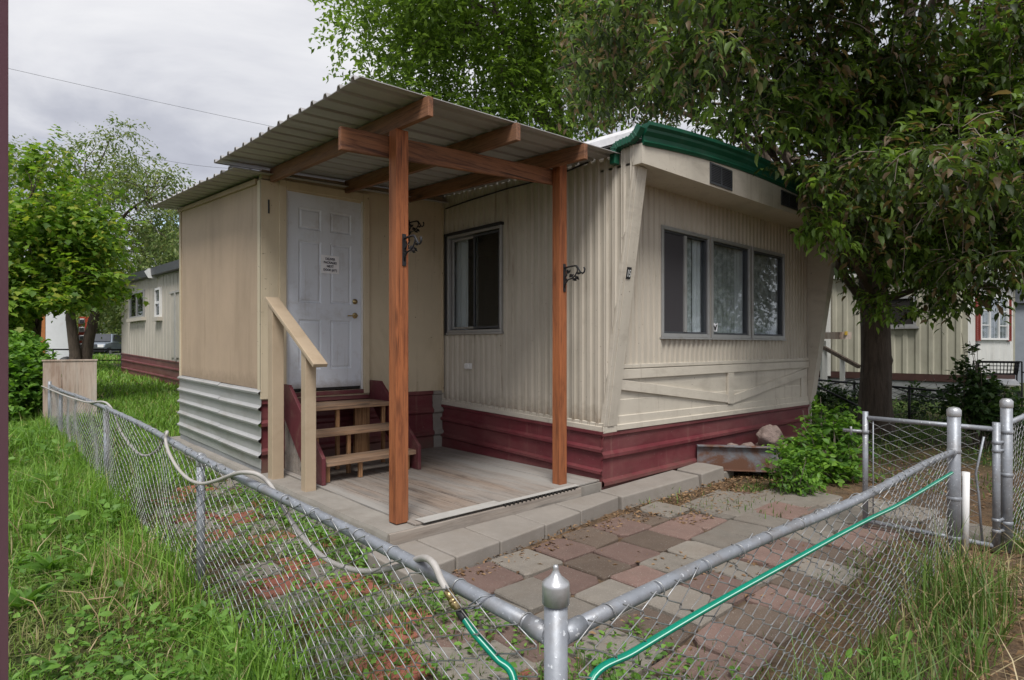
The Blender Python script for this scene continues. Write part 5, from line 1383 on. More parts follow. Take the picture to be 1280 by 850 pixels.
# dark fence behind the gate
BF = thing('chain_link_fence', (13.4, 3, 0), 'dark chain link fence with black rails before the olive cream home', 'fence', 'chain link fences round the yard')
p0, p1 = on_x(1012, 474, 13.4), on_x(1300, 500, 13.0)
m = MB(); m.tube([p0, p1], .022, 8); m.build('top_rail', M['black'], BF)
chainlink('mesh', (p0[0] - .02, p0[1]), (p1[0] - .02, p1[1]), lambda s: .03, lambda s: .74 - .03 * s, M['black'], BF, pitch=.075, r=.003, seed=12)
for f_ in (.0, .24, .5, .76, 1.0):
    q = Vector(p0).lerp(Vector(p1), f_); m = MB(); m.tube([(q.x, q.y, -.05), (q.x, q.y, q.z + .05)], .024, 8); m.build('post', M['black'], BF)
m = MB()
m.tube([at_d(1016, 480, 11.6), at_d(1080, 511, 11.0)], .018, 7); m.build('brace', M['black'], BF); m = MB(); m.tube([at_d(1016, 487, 12.2), at_d(1040, 480, 12.3), at_d(1076, 473, 12.4)], .016, 7); m.build('brace', M['black'], BF); m = MB()
m.tube([at_d(1108, 481, 12.0), at_d(1125, 487, 11.8), at_d(1142, 493, 11.6), at_d(1190, 500, 11.3)], .013, 7); m.build('brace', M['black'], BF)

# black wire cart
ct = thing('wire_cart', at_d(1246, 500, 11.0), 'black wire shopping cart with a white tray, behind the gate posts', 'cart')
base = Vector(at_d(1246, 432, 11.0)); R_ = Vector((.28, -.96, 0)); F_ = Vector((.96, .28, 0))
def cp_(a, b, z): q = base + R_ * a + F_ * b; return (q.x, q.y, z)
def wire_basket(z0, z1, w, d, name):
    m = MB()
    for z, k in ((z0, .92), (z1, 1.0)): m.tube([cp_(-w * k, -d * k, z), cp_(w * k, -d * k, z), cp_(w * k, d * k, z), cp_(-w * k, d * k, z), cp_(-w * k, -d * k, z)], .009, 5)
    n = 11
    for i in range(n + 1):
        t = -1 + 2 * i / n
        for b in (-1, 1):
            m.tube([cp_(w * t * .92, b * d * .92, z0), cp_(w * t, b * d, z1)], .004, 4)
            m.tube([cp_(b * w * .92, d * t * .92, z0), cp_(b * w, d * t, z1)], .004, 4)
    for zz_ in (.35, .7): z = z0 + (z1 - z0) * zz_; m.tube([cp_(-w, -d, z), cp_(w, -d, z), cp_(w, d, z), cp_(-w, d, z), cp_(-w, -d, z)], .004, 4)
    return m.build(name, M['black'], ct)
wire_basket(.98, 1.19, .29, .2, 'upper_basket'); wire_basket(.45, .68, .31, .26, 'lower_basket')
m = MB()
for a in (-.32, .32):
    m.tube([cp_(a, -.24, .08), cp_(a, -.22, 1.21), cp_(a, .2, 1.21)], .013, 6); m.tube([cp_(a, .26, .08), cp_(a, .2, 1.21)], .013, 6); m.tube([cp_(a * 1.25, -.27, .7), cp_(a * 1.25, -.26, 1.0), cp_(a, -.24, 1.03)], .012, 6)
m.tube([cp_(-.32, -.22, 1.21), cp_(.32, -.22, 1.21)], .014, 6); m.build('frame', M['black'], ct)
m = MB(); m.hexa([cp_(-.30, -.26, .78), cp_(.30, -.26, .78), cp_(.30, .2, .86), cp_(-.30, .2, .86), cp_(-.30, -.26, .80), cp_(.30, -.26, .80), cp_(.30, .2, .88), cp_(-.30, .2, .88)]); m.build('tray', M['white'], ct, bevel=.004)
for a, b in ((-.32, -.24), (.32, -.24), (-.32, .26), (.32, .26)):
    m = MB(); c_ = cp_(a, b, .06); m.lathe(c_, [(.02, -.015), (.06, -.012), (.06, .012), (.02, .015)], 12, 0, 'y'); m.build('wheel', M['black'], ct)

# ================================================================ far left: plywood box, container, meters, car, fence
bc = at_d(88, 470, 10.6); bx = thing('wooden_box', (bc[0], bc[1], .1), 'bleached plywood box in the grass behind the far end of the fence', 'wooden box')
bn = Vector((-bc[0], -bc[1] - .9)).normalized(); pl = Plane((bc[0], bc[1]), (-bn.y, bn.x), (bn.x, bn.y)); hw = .385; zt = at_d(88, 451.5, 10.6)[2]; zb_ = .1
m = MB()
for (a0, a1) in ((-hw, -.13), (-.124, .19), (.196, hw)): pl.box(m, a0, a1, .0, .022, zb_, zt)
m.build('front_panel', M['board'], bx, bevel=.003)
m = MB(); pl.box(m, -hw + .001, -hw + .025, -.7, -.002, zb_, zt - .01); pl.box(m, hw - .025, hw - .001, -.7, -.002, zb_, zt - .01); pl.box(m, -hw + .03, hw - .03, -.7, -.68, zb_, zt - .01); m.build('side_panel', M['board'], bx)
m = MB(); pl.box(m, -hw - .015, hw + .015, -.02, .035, zt + .002, zt + .03); m.build('top_rim', M['board'], bx, bevel=.004)

def tri_box(u0, u1, vt, vb, d, depth, name, parent, mat, turn=0.0):
    a, b = at_d(u0, vb, d), at_d(u1, vb, d * (1 + turn)); zt = at_d(u0, vt, d)[2]
    A_, B_ = Vector((a[0], a[1], 0)), Vector((b[0], b[1], 0)); S_ = (B_ - A_).normalized(); N_ = Vector((-S_.y, S_.x, 0))
    N_ = (B_ + (B_ - A_) * .02).normalized()      # turned so that its end faces away from the yard
    z0 = a[2]; m = MB()
    m.hexa([(A_.x, A_.y, z0), (B_.x, B_.y, z0), (B_ + N_ * depth)[:2] + (z0,), (A_ + N_ * depth)[:2] + (z0,), (A_.x, A_.y, zt), (B_.x, B_.y, zt), (B_ + N_ * depth)[:2] + (zt,), (A_ + N_ * depth)[:2] + (zt,)])
    return m.build(name, mat, parent, bevel=.01), A_, S_, N_, z0, zt
c_ = at_d(75, 452, 27); tr = thing('storage_trailer', (c_[0], c_[1], c_[2]), 'stained white box trailer with an orange corner behind the maple tree', 'box trailer')
tri_box(57, 93, 383, 452, 27, 3, 'white_panel', tr, M['truck_white']); tri_box(41, 56.7, 392, 452, 27, 3, 'orange_panel', tr, M['orange'], .02)
tri_box(18, 40.6, 418, 452, 27.6, 2, 'white_panel', tr, M['truck_white'])
tri_box(9, 19, 404, 432, 27.3, 2, 'orange_panel', tr, M['orange'])
m = MB()
for k, u in enumerate((46, 84)):
    w_ = at_d(u, 452, 26.9); m.lathe((w_[0], w_[1], w_[2] - .12), [(.1, -.1), (.34, -.1), (.36, 0), (.34, .1), (.1, .1)], 16, 0, 'y')
m.build('wheel', M['black'], tr)
c_ = at_d(104, 437, 29); mp = thing('meter_panel', (c_[0], c_[1], c_[2]), 'red board carrying a column of four round electric meters', 'meter panel')
b_, A_, S_, N_, z0, zt = tri_box(98, 112, 396, 437, 29, .25, 'panel_board', mp, M['red_panel'])
for k in range(4):
    q = A_ + S_ * .17 - N_ * .02; z = zt - .22 - k * .40; m = MB()
    m.beam((q.x, q.y, z), (q.x - N_.x * .12, q.y - N_.y * .12, z), .27, .27); mb_ = m.build('meter', M['alu'], mp, bevel=.09, seg=4)
    m = MB(); m.beam((q.x - N_.x * .125, q.y - N_.y * .125, z), (q.x - N_.x * .15, q.y - N_.y * .15, z), .16, .16); m.build('dial', M['glass_dark'] if k % 2 else M['alu_dark'], mb_, bevel=.05, seg=4)
m = MB(); q = A_ + S_ * .35 + N_ * .1; m.box(q.x - .06, q.x + .06, q.y - .06, q.y + .06, .3, z0); m.build('support_post', M['bark'], mp)

def car(loc, heading, label):
    t = thing('parked_car', loc, label, 'car'); x, y, z = loc
    Fv = Vector((math.cos(heading), math.sin(heading), 0)); Sv = Vector((-Fv.y, Fv.x, 0))
    def P(a, b, h): q = Vector((x, y, 0)) + Fv * a + Sv * b; return (q.x, q.y, z + h)
    prof = [(2.2, .45), (2.25, .75), (2.1, .95), (1.0, 1.08), (.35, 1.62), (-1.6, 1.66), (-2.15, 1.15), (-2.2, .45)]
    wd = [.78, .84, .86, .88, .70, .68, .82, .80]
    v = [P(a, -w, h) for (a, h), w in zip(prof, wd)] + [P(a, w, h) for (a, h), w in zip(prof, wd)]; k = len(prof)
    m = MB(); m.add(v, [tuple(range(k)), tuple(range(2 * k - 1, k - 1, -1))] + [(i, (i + 1) % k, k + (i + 1) % k, k + i) for i in range(k)]); m.build('body', M['car'], t, bevel=.06, seg=3)
    m = MB(); m.hexa([P(1.02, -.80, 1.10), P(1.02, .80, 1.10), P(.40, .64, 1.60), P(.40, -.64, 1.60), P(1.06, -.80, 1.13), P(1.06, .80, 1.13), P(.44, .64, 1.63), P(.44, -.64, 1.63)]); m.build('windscreen', M['alu_dark'], t)
    for sgn in (-1, 1):
        m = MB(); m.hexa([P(-1.7, sgn * .83, 1.12), P(.75, sgn * .845, 1.12), P(.25, sgn * .72, 1.56), P(-1.5, sgn * .71, 1.58), P(-1.7, sgn * .85, 1.12), P(.75, sgn * .865, 1.12), P(.25, sgn * .74, 1.56), P(-1.5, sgn * .73, 1.58)]); m.build('side_window', M['alu_dark'], t)
        m = MB(); m.hexa([P(2.2, sgn * .45, .72), P(2.2, sgn * .78, .72), P(2.2, sgn * .78, .90), P(2.2, sgn * .45, .90), P(2.27, sgn * .45, .72), P(2.24, sgn * .78, .72), P(2.22, sgn * .78, .90), P(2.25, sgn * .45, .90)]); m.build('headlight', M['white'], t)
        for a in (1.4, -1.4):
            m = MB(); c_ = P(a, sgn * .80, .36); A2 = Vector(c_); m.tube([A2 - Sv * .11, A2 - Sv * .1, A2 + Sv * .1, A2 + Sv * .11], [.30, .35, .35, .30], 18); wh = m.build('wheel', M['black'], t)
            m = MB(); m.tube([A2 + Sv * sgn * .10, A2 + Sv * sgn * .125], [.22, .18], 14); m.build('rim', M['alu'], wh)
    m = MB(); m.hexa([P(2.15, -.82, .40), P(2.15, .82, .40), P(2.30, .80, .42), P(2.30, -.80, .42), P(2.2, -.82, .68), P(2.2, .82, .68), P(2.31, .80, .68), P(2.31, -.80, .68)]); m.build('bumper', M['black'], t, bevel=.03)
    m = MB(); m.hexa([P(2.245, -.42, .72), P(2.245, .42, .72), P(2.27, .42, .72), P(2.27, -.42, .72), P(2.22, -.42, .92), P(2.22, .42, .92), P(2.25, .42, .92), P(2.25, -.42, .92)]); m.build('grille', M['alu_dark'], t)
    return t
c_ = at_d(128, 440, 41); gz = ground_z(c_[0], c_[1])
car((c_[0], c_[1], at_d(128, 447, 41)[2]), -PI / 2 - .45, 'silver blue car parked far off beyond the dark pipe fence')
# road behind and dark pipe fence
m = MB(); y0 = c_[1] - 3; z0 = ground_z(0, y0)
m.hexa([(-60, y0, z0 - .3), (40, y0, z0 - .3), (40, y0 + 9, ground_z(0, y0 + 9) - .3), (-60, y0 + 9, ground_z(0, y0 + 9) - .3), (-60, y0, z0 + .06), (40, y0, z0 + .06), (40, y0 + 9, ground_z(0, y0 + 9) + .06), (-60, y0 + 9, ground_z(0, y0 + 9) + .06)])
tag(m.build('road', M['asphalt']), kind='structure')
pf = thing('pipe_fence', at_d(100, 450, 24.5), 'dark pipe fence crossing the far lawn behind the tree trunks', 'fence')
p0, p1 = at_d(-120, 436.5, 23.5), at_d(152, 437, 25.5)
m = MB(); m.tube([p0, p1], .035, 6); m.tube([(p0[0], p0[1], p0[2] - .45), (p1[0], p1[1], p1[2] - .45)], .025, 6); m.build('rail', M['black'], pf)
for f_ in np.linspace(0, 1, 7):
    q = Vector(p0).lerp(Vector(p1), float(f_)); m = MB(); m.tube([(q.x, q.y, 0), (q.x, q.y, q.z + .03)], .035, 6); m.build('post', M['black'], pf)

# overhead wires
for (a, b, lb) in (((10, 88, 30), (345, 158, 34), 'thin overhead wire crossing the open grey sky'), ((225, 204, 36), (330, 214, 37), 'faint lower overhead wire above the small entry roof')):
    A_, B_ = Vector(at_d(*a)), Vector(at_d(*b)); e = B_ - A_; k = 1.5 if a[0] < 50 else .25
    A2, B2 = A_ - e * .5, B_ + e * k; pts = []
    for q in range(25):
        t = q / 24; p = A2.lerp(B2, t); p.z -= .35 * 4 * t * (1 - t) - .3; pts.append(p)
    m = MB(); m.tube(pts, .009, 5); o = m.build('overhead_wire', M['black']); tag(o, lb, 'wire')
# ================================================================ trees
def rs(seed): return np.random.default_rng(seed)
def proj(P):
    d = P[:, 0] * FX + P[:, 1] * FY; r = (P[:, 0] * FY - P[:, 1] * FX)
    return CXP + FPX * r / np.maximum(d, .05), HZN - FPX * (P[:, 2] - EYE) / np.maximum(d, .05), d

# ---- big dark cherry at the right end of the home
rng = rs(21)
TB = np.array([11.25, 3.15, 0])
ch = thing('cherry_tree', tuple(TB), 'large dark cherry tree with drooping sprays, leaning over the end of the home', 'tree')
tm = MB()
base_c = at_d(1095, 432, 10.1); TB = np.array([base_c[0], base_c[1], 0.0])
tr_pts = [TB + np.array(p) for p in ((0, 0, -.1), (.0, 0, .12), (-.02, .01, .6), (.02, .0, 1.2), (.03, .02, 1.9), (-.05, .05, 2.7), (-.02, .08, 3.6), (.1, .1, 4.6))]
tm.tube(tr_pts, [.34, .28, .245, .23, .22, .20, .18, .14], 14, caps=False)
tm.lathe(tuple(TB + np.array([.02, -.125, 1.25])), [(.01, -.24), (.09, -.14), (.125, 0), (.09, .13), (.01, .24)], 12)
EC, ER = np.array([10.2, 3.5, 6.0]), np.array([5.4, 5.2, 4.1])
cents, rads, ends = [], [], []
for k in range(64):
    d = norm_np(rng.normal(0, 1, (1, 3)))[0]; rr = .5 + .45 * rng.random()
    c = EC + d * ER * rr
    if c[2] < 2.7: c[2] = 2.7 + rng.random() * .8
    cents.append(c); rads.append(np.array([.95, .95, .7]) * (.75 + .5 * rng.random()))
# sprays hanging low in front of the wall and around the trunk
for (u, v, d, r) in ((960, 150, 7.2, .7), (1010, 215, 6.8, .5), (1035, 270, 6.9, .42), (990, 255, 6.5, .22), (1055, 200, 7.2, .7), (1090, 150, 7.5, .8), (1040, 120, 7.0, .7), (930, 110, 7.6, .7), (880, 95, 8.2, .7), (850, 60, 8.6, .7), (900, 30, 7.6, .8), (980, 60, 7.0, .8),
                     (1130, 330, 8.4, .55), (1180, 330, 8.2, .55), (1100, 380, 8.8, .30), (1170, 375, 8.4, .38), (1215, 300, 8.6, .6), (1250, 350, 8.3, .35), (1262, 270, 8.0, .6), (1140, 250, 8.0, .8), (1200, 200, 8.0, .9), (1260, 150, 7.8, .9), (1150, 100, 7.4, .9), (1230, 60, 7.4, .9), (1120, 30, 7.2, .8), (1050, 350, 9.6, .5), (1064, 300, 9.8, .55), (1180, 260, 9.6, .9), (1240, 250, 9.6, .9), (1290, 320, 9.0, .5), (1310, 220, 9.0, .9),
                     (780, 90, 10.2, .8), (740, 60, 10.8, .9), (800, 30, 9.8, .9), (700, 110, 11.2, .8), (820, 130, 9.6, .6), (760, 0, 10.4, .9), (680, 30, 11.6, .8), (720, 140, 11.4, .5)):
    cents.append(np.array(at_d(u, v, d))); rads.append(np.array([r, r, r * .85]))
for k, c in enumerate(cents):
    if k % 3: continue
    f_ = rng.random(); a = tr_pts[4] + (tr_pts[7] - tr_pts[4]) * f_
    if c[2] < 3.4 and k > 84: a = a + np.array([0, 0, .8])
    limb(tm, a, c, .075, .014, rng, .16, 6, 8, sag=0)
for k in range(7):
    a = tr_pts[5] + (tr_pts[7] - tr_pts[5]) * rng.random(); d = norm_np(rng.normal(0, 1, (1, 3)))[0]; d[2] = abs(d[2]) * .8 + .25
    limb(tm, a, EC + d * ER * .8, .13, .03, rng, .12, 8, 8)
trunk = tm.build('trunk', M['bark'], ch)
pads, prads = [], []       # layered pads of drooping sprays
for c, r in zip(cents, rads):
    r0 = float(np.mean(r)); n_p = int(np.clip(9 * r0 ** 1.3, 2, 11))
    for q in range(n_p):
        o_ = norm_np(rng.normal(0, 1, (1, 3)))[0] * r * (.3 + .75 * rng.random()); s_ = min(.62, .30 + .32 * rng.random()) * min(1.0, r0 + .35)
        pads.append(c + o_); prads.append(np.array([s_, s_, s_ * .26]))
P, D, b0, b1 = sprays(pads, prads, 11000, 10, .40, rng, droop=.42, shell=.15, outward=.9)
def prune(P):
    u, v, d = proj(P)
    vmax = np.interp(u, [400, 640, 700, 760, 830, 900, 950, 985, 1000, 1035, 1060, 1075, 1090, 1105, 1160, 1190, 1230, 1260, 1300, 1500], [20, 120, 170, 165, 150, 170, 235, 280, 300, 318, 370, 400, 395, 400, 412, 402, 385, 405, 360, 420])
    umin = np.interp(v, [-200, 0, 100, 170], [640, 715, 715, 730])
    inside = (P[:, 0] > 4.3) & (P[:, 0] < 9.85) & (P[:, 1] > 3.02) & (P[:, 2] < 4.0)
    vent_ = (u > 955) & (u < 1004) & (v > 222) & (v < 278)
    return ~vent_ & (v < vmax + rng.normal(0, 6, len(u))) & (u > umin + rng.normal(0, 14, len(u))) & ~inside
k_ = prune(P); P, D = P[k_], D[k_]
n = len(P); n_tip = int(n * .0)
perm = rng.permutation(n); A_, B_ = perm[n_tip:], perm[:n_tip]
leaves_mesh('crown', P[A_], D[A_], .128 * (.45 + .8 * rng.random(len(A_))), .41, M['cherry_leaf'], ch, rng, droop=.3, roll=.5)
# outer shoots in a lighter leaf colour that paints highlights onto the crown
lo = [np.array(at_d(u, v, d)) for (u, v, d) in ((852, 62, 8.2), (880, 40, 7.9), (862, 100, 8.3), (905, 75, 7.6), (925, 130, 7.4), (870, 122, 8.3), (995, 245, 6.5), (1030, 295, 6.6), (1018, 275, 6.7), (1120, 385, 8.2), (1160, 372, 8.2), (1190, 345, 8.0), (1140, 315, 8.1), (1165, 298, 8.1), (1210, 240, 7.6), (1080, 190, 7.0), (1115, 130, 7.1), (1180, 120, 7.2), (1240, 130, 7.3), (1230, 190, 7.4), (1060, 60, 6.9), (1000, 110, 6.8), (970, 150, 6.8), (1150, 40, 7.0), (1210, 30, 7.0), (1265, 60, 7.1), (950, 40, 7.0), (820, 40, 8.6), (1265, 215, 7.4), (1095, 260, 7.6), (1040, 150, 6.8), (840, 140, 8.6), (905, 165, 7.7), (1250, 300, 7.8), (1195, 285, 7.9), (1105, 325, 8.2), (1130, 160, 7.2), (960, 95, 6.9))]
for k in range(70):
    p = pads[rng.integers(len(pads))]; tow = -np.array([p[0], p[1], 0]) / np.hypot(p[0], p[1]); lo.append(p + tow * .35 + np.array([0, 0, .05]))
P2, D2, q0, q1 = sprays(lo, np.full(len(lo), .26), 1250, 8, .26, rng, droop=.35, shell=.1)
k_ = prune(P2); leaves_mesh('crown', P2[k_], D2[k_], .14 * (.6 + .55 * rng.random(int(k_.sum()))), .40, M['cherry_highlight'], ch, rng, droop=.35, roll=.4)
tw = MB(); k_ = prune(b1); q = rng.permutation(np.where(k_)[0])[:3200]; twig_mesh(tw, b0[q], b1[q], .0065)
for k in range(90):           # long bare hanging switches
    c = np.array(at_d(rng.uniform(900, 1290), rng.uniform(-20, 250), rng.uniform(6.9, 8.2))); L = rng.uniform(.5, 1.3)
    pts = [c + np.array([math.sin(t * 4 + k) * .07 * t + t * .12 * math.cos(k), math.cos(t * 3 + k * 2) * .07 * t + t * .12 * math.sin(k), -L * t]) for t in np.linspace(0, 1, 8)]
    if prune(np.array([pts[-1]]))[0]: tw.tube(pts, [.008 - .0007 * i for i in range(8)], 5, caps=False)
tw.build('twigs', M['twig'], ch)

# ---- open bright tree behind the home
def broad_tree(name, base, label, cat, centre, radii, ncl, ntw, nl, leaf, mat, seed, shape='diamond', width=.5, tr=.16, droop=.3, clr=(.16, .30), twl=.5, limbs=16, shell=.3, extra=None, fork=.45, group=None, blob=1.0, keep=None):
    rng = rs(seed); t = thing(name, tuple(base), label, cat, group)
    base = np.array(base, float); centre = np.array(centre, float); radii = np.array(radii, float)
    m = MB(); topz = base + (centre - base) * fork
    mid = base + (topz - base) * .5 + rng.normal(0, .1, 3) * np.array([1, 1, 0])
    m.tube([base + np.array([0, 0, -.1]), base + np.array([0, 0, .15]), mid, topz], [tr * 1.35, tr * 1.08, tr * .9, tr * .7], 10, caps=False)
    cents, rads = [], []
    for k in range(ncl):
        d = norm_np(rng.normal(0, 1, (1, 3)))[0]; rr = (.25 + .75 * rng.random()) ** .7
        cents.append(centre + d * radii * rr); s = clr[0] + (clr[1] - clr[0]) * rng.random(); rads.append(np.array([1.1, 1.1, .5]) * s * radii.mean() * blob)
    if extra: 
        for c, r in extra: cents.append(np.array(c)); rads.append(np.array([r, r, r * .8]))
    main = []
    for k in range(6):
        d = norm_np(rng.normal(0, 1, (1, 3)))[0]; d[2] = abs(d[2]) * .7 + .3
        main.append(limb(m, topz, centre + d * radii * .55, tr * .55, tr * .18, rng, .15, 7, 8))
    ends = np.array([p for l in main for p in l[3:]])
    for c in cents:
        j = np.argmin(np.linalg.norm(ends - c, axis=1)); limb(m, ends[j], c, tr * .15, tr * .04, rng, .2, 5, 6)
    m.build('trunk', M['bark'], t)
    P, D, b0, b1 = sprays(cents, rads, ntw, nl, twl, rng, droop=droop, shell=shell)
    if keep is not None: k = keep(P); P, D = P[k], D[k]
    leaves_mesh('crown', P, D, leaf * (.5 + 1.0 * rng.random(len(P))), width, mat, t, rng, shape=shape, roll=.5)
    return t
e0 = at_d(815, 432, 17.5)
broad_tree('elm_tree', (e0[0], e0[1], .2), 'tall airy light green tree behind the porch roof', 'tree', at_d(625, -60, 17.5), (5.0, 5.0, 5.2), 84, 8600, 8, .155, M['elm_leaf'], 31, 'diamond', .55, .19, droop=.12, twl=.75, fork=.55, blob=.9,
           extra=[(at_d(470, 90, 16), .7), (at_d(450, 40, 16), .8), (at_d(500, 130, 16.5), .6), (at_d(520, 60, 16), .9), (at_d(560, 120, 16), .9), (at_d(600, 150, 16), .7), (at_d(650, 120, 16), .9), (at_d(440, 5, 16.5), .6), (at_d(640, 60, 16), 1.0), (at_d(700, 150, 16), .6), (at_d(575, 40, 16), .9), (at_d(700, 100, 16), 1.0), (at_d(740, 140, 16.5), .9), (at_d(760, 90, 16.5), 1.0), (at_d(690, 40, 16), 1.0), (at_d(660, 150, 16), .8), (at_d(620, 110, 16), .9), (at_d(530, 100, 16), .8)])
# ---- maple and ash at the far left
c0 = on_x(46, 445, 1.15)
mb0 = at_d(48, 445, 13.5)
def above_maple(P):
    u, v, d = proj(P); return v < np.interp(u, [0, 30, 42, 60, 100, 150], [470, 450, 400, 384, 392, 375]) + rs(4).normal(0, 4, len(u))
broad_tree('maple_tree', (mb0[0], mb0[1], .2), 'dense bright green maple with big leaves at the end of the fence', 'tree', at_d(48, 305, 13.5), (1.45, 1.45, 2.1), 36, 2200, 8, .112, M['maple_leaf'], 41, 'lobed', .9, .085, droop=.45, twl=.55, fork=.42, shell=.45, clr=(.2, .34),
           extra=[(at_d(118, 345, 13), .42), (at_d(128, 290, 13.2), .42), (at_d(95, 380, 13), .40), (at_d(20, 380, 12.5), .6), (at_d(0, 340, 12.5), .6), (at_d(62, 205, 13.4), .42), (at_d(62, 180, 13.4), .22), (at_d(10, 420, 12.5), .4), (at_d(110, 250, 13.4), .45), (at_d(75, 370, 12.8), .45)], keep=above_maple)
ab = at_d(105, 452, 24)
broad_tree('ash_tree', (ab[0], ab[1], ground_z(0, ab[1])), 'sparse grey green tree rising behind the maple', 'tree', at_d(140, 290, 24), (3.4, 3.4, 3.7), 70, 3300, 7, .15, M['ash_leaf'], 51, 'diamond', .45, .22, droop=.3, twl=.7, fork=.45, shell=.2, clr=(.13, .24),
           extra=[(at_d(150, 170, 24), .8), (at_d(120, 180, 24), .7), (at_d(180, 210, 24), .8), (at_d(210, 220, 24), .6), (at_d(160, 370, 23), 1.0), (at_d(150, 330, 23), 1.0), (at_d(200, 280, 24), .9), (at_d(90, 190, 24), .6), (at_d(20, 200, 24), 1.0)])
m = MB(); q = at_d(94, 452, 23.6); m.tube([(q[0], q[1], 0), (q[0] + .0, q[1], 1.2), (q[0] - .15, q[1], 2.6), (q[0] - .1, q[1] + .1, 4.2)], [.25, .2, .17, .1], 10, caps=False)
ab2 = thing('ash_tree', (q[0], q[1], ground_z(0, q[1])), 'second dark trunk, left of the sparse grey green tree', 'tree'); m.build('trunk', M['bark'], ab2)
rng = rs(77); P, D, _, _ = sprays([np.array(at_d(u, v, 23.5)) for (u, v) in ((85, 330), (100, 300), (70, 350), (110, 340))], np.full(4, 1.0), 260, 7, .7, rng, droop=.3); leaves_mesh('crown', P, D, .17 * (.7 + .6 * rng.random(len(P))), .45, M['ash_leaf'], ab2, rng, shape='diamond')

# distant trees closing the horizon, each one separate
rng = rs(5)
HZ = [(168, 410, 45, 3.0), (215, 395, 48, 3.5), (120, 405, 60, 4.2), (60, 400, 62, 4.5), (5, 400, 55, 4.5), (-60, 390, 50, 5), (232, 330, 38, 3.4),
      (1180, 330, 32, 4.2), (1270, 330, 34, 5.0), (1340, 330, 30, 5.0), (1100, 360, 36, 4.0), (1040, 385, 40, 3.4)]
wd = ['round green tree far off, beside the end of the grey side wall', 'distant pale tree above the far roof eave', 'far tree behind the parked car', 'far tree behind the box trailer', 'far tree left of the box trailer', 'far tree hidden behind the plum post', 'pale green tree peeping over the entry room',
      'dark tree behind the olive cream home', 'dark tree over the blue grey shed', 'dark tree right of the shed', 'dark tree left of the thick trunk, far behind', 'dark tree showing past the far slanted pillar']
for (u, v, d, r), lb in zip(HZ, wd):
    c = np.array(at_d(u, v, d)); gz = ground_z(c[0], min(c[1], 120))
    dark_ = u > 900
    broad_tree('background_tree', (c[0], c[1], gz), lb, 'tree', c + np.array([0, 0, r * .25]), (r, r, r * .9), 26, 900, 6, .05 * r + .16, M['dark_leaf'] if dark_ else M['ash_leaf'], int(100 + u), 'diamond', .6, .2, twl=.8, limbs=6, group='trees closing the horizon', clr=(.28, .42))
# hedge-like far greenery along the horizon
P, D, _, _ = sprays([np.array([80 * math.cos(a), 80 * math.sin(a), 2.2 + max(0, 80 * math.sin(a) - 5) * .021]) for a in np.linspace(-.5, 2.6, 60)], np.tile(np.array([[3.5, 3.5, 2.6]]), (60, 1)), 5200, 5, 1.2, rng)
tag(leaves_mesh('far_woods', P, D, np.full(len(P), .55) * (.7 + .6 * rng.random(len(P))), .7, M['dark_leaf'], None, rng, shape='diamond'), kind='stuff')

# ================================================================ shrubs
def shrub(base, blobs, ntw, nl, leaf, mat, label, seed, width=.55, name='leafy_shrub', twl=.2, droop=-.3, group=None, shape='oval'):
    rng = rs(seed); t = thing(name, tuple(base), label, 'shrub', group)
    cents = [np.array(b[0]) for b in blobs]; rads = [np.array([b[1], b[1], b[1] * 1.05]) for b in blobs]
    m = MB()
    for c in cents:
        for k in range(5):
            e = c + rng.normal(0, .5, 3) * np.linalg.norm(c - cents[0]) * .2 + rng.normal(0, .12, 3); b = np.array(base) + rng.normal(0, .06, 3) * np.array([1, 1, 0])
            m.tube([b, b + (e - b) * .5 + rng.normal(0, .04, 3), e], [.008, .006, .003], 5, caps=False)
    m.build('stems', M['twig'], t)
    P, D, b0, b1 = sprays(cents, rads, ntw, nl, twl, rng, droop=droop, shell=.3, outward=.7)
    k = P[:, 2] > .02; P, D = P[k], D[k]
    leaves_mesh('foliage', P, D, leaf * (.6 + .7 * rng.random(len(P))), width, mat, t, rng, shape=shape); return t
b = at_d(1040, 600, 6.75)
shrub((b[0], b[1], 0), [(at_d(1040, 558, 6.8), .21), (at_d(1018, 562, 6.6), .15), (at_d(1050, 582, 6.7), .2), (at_d(1033, 528, 6.9), .11), (at_d(1062, 556, 6.9), .15), (at_d(1008, 584, 6.5), .13), (at_d(1030, 595, 6.6), .19), (at_d(1058, 600, 6.7), .16), (at_d(1022, 520, 6.9), .07), (at_d(1050, 528, 6.9), .09), (at_d(1004, 552, 6.7), .08)], 330, 8, .075, M['shrub_leaf'], 'bright green leafy shrub growing over the tip of the steel hitch', 61, .6)
b = at_d(995, 615, 6.05)
shrub((b[0], b[1], 0), [(at_d(995, 592, 6.05), .13), (at_d(985, 578, 6.1), .10), (at_d(1005, 600, 6.05), .10), (at_d(992, 605, 6.0), .10)], 120, 8, .06, M['shrub_leaf'], 'small fresh green shrub at the front of the bigger one', 62, .5)
b = at_d(1225, 530, 8.8)
shrub((b[0], b[1], 0), [(at_d(1225, 505, 8.8), .3), (at_d(1200, 510, 8.9), .22), (at_d(1250, 520, 8.7), .25), (at_d(1215, 480, 8.9), .16), (at_d(1240, 495, 8.8), .2), (at_d(1210, 462, 8.9), .08), (at_d(1213, 440, 8.9), .05)], 380, 8, .085, M['dark_leaf'], 'dark green shrub between the gate and the black cart', 63, .6)
b = at_d(30, 530, 11)
shrub((b[0] - .2, b[1], .1), [(at_d(30, 470, 10.8), .42), (at_d(18, 500, 10.4), .42), (at_d(40, 455, 11.2), .3), (at_d(5, 470, 10.6), .5), (at_d(25, 440, 11.4), .3), (at_d(45, 478, 11.0), .26)], 620, 8, .11, M['shrub_leaf'], 'rounded bright bush swallowing the far end of the fence', 64, .65, name='round_bush')
b = at_d(1075, 505, 11.6)
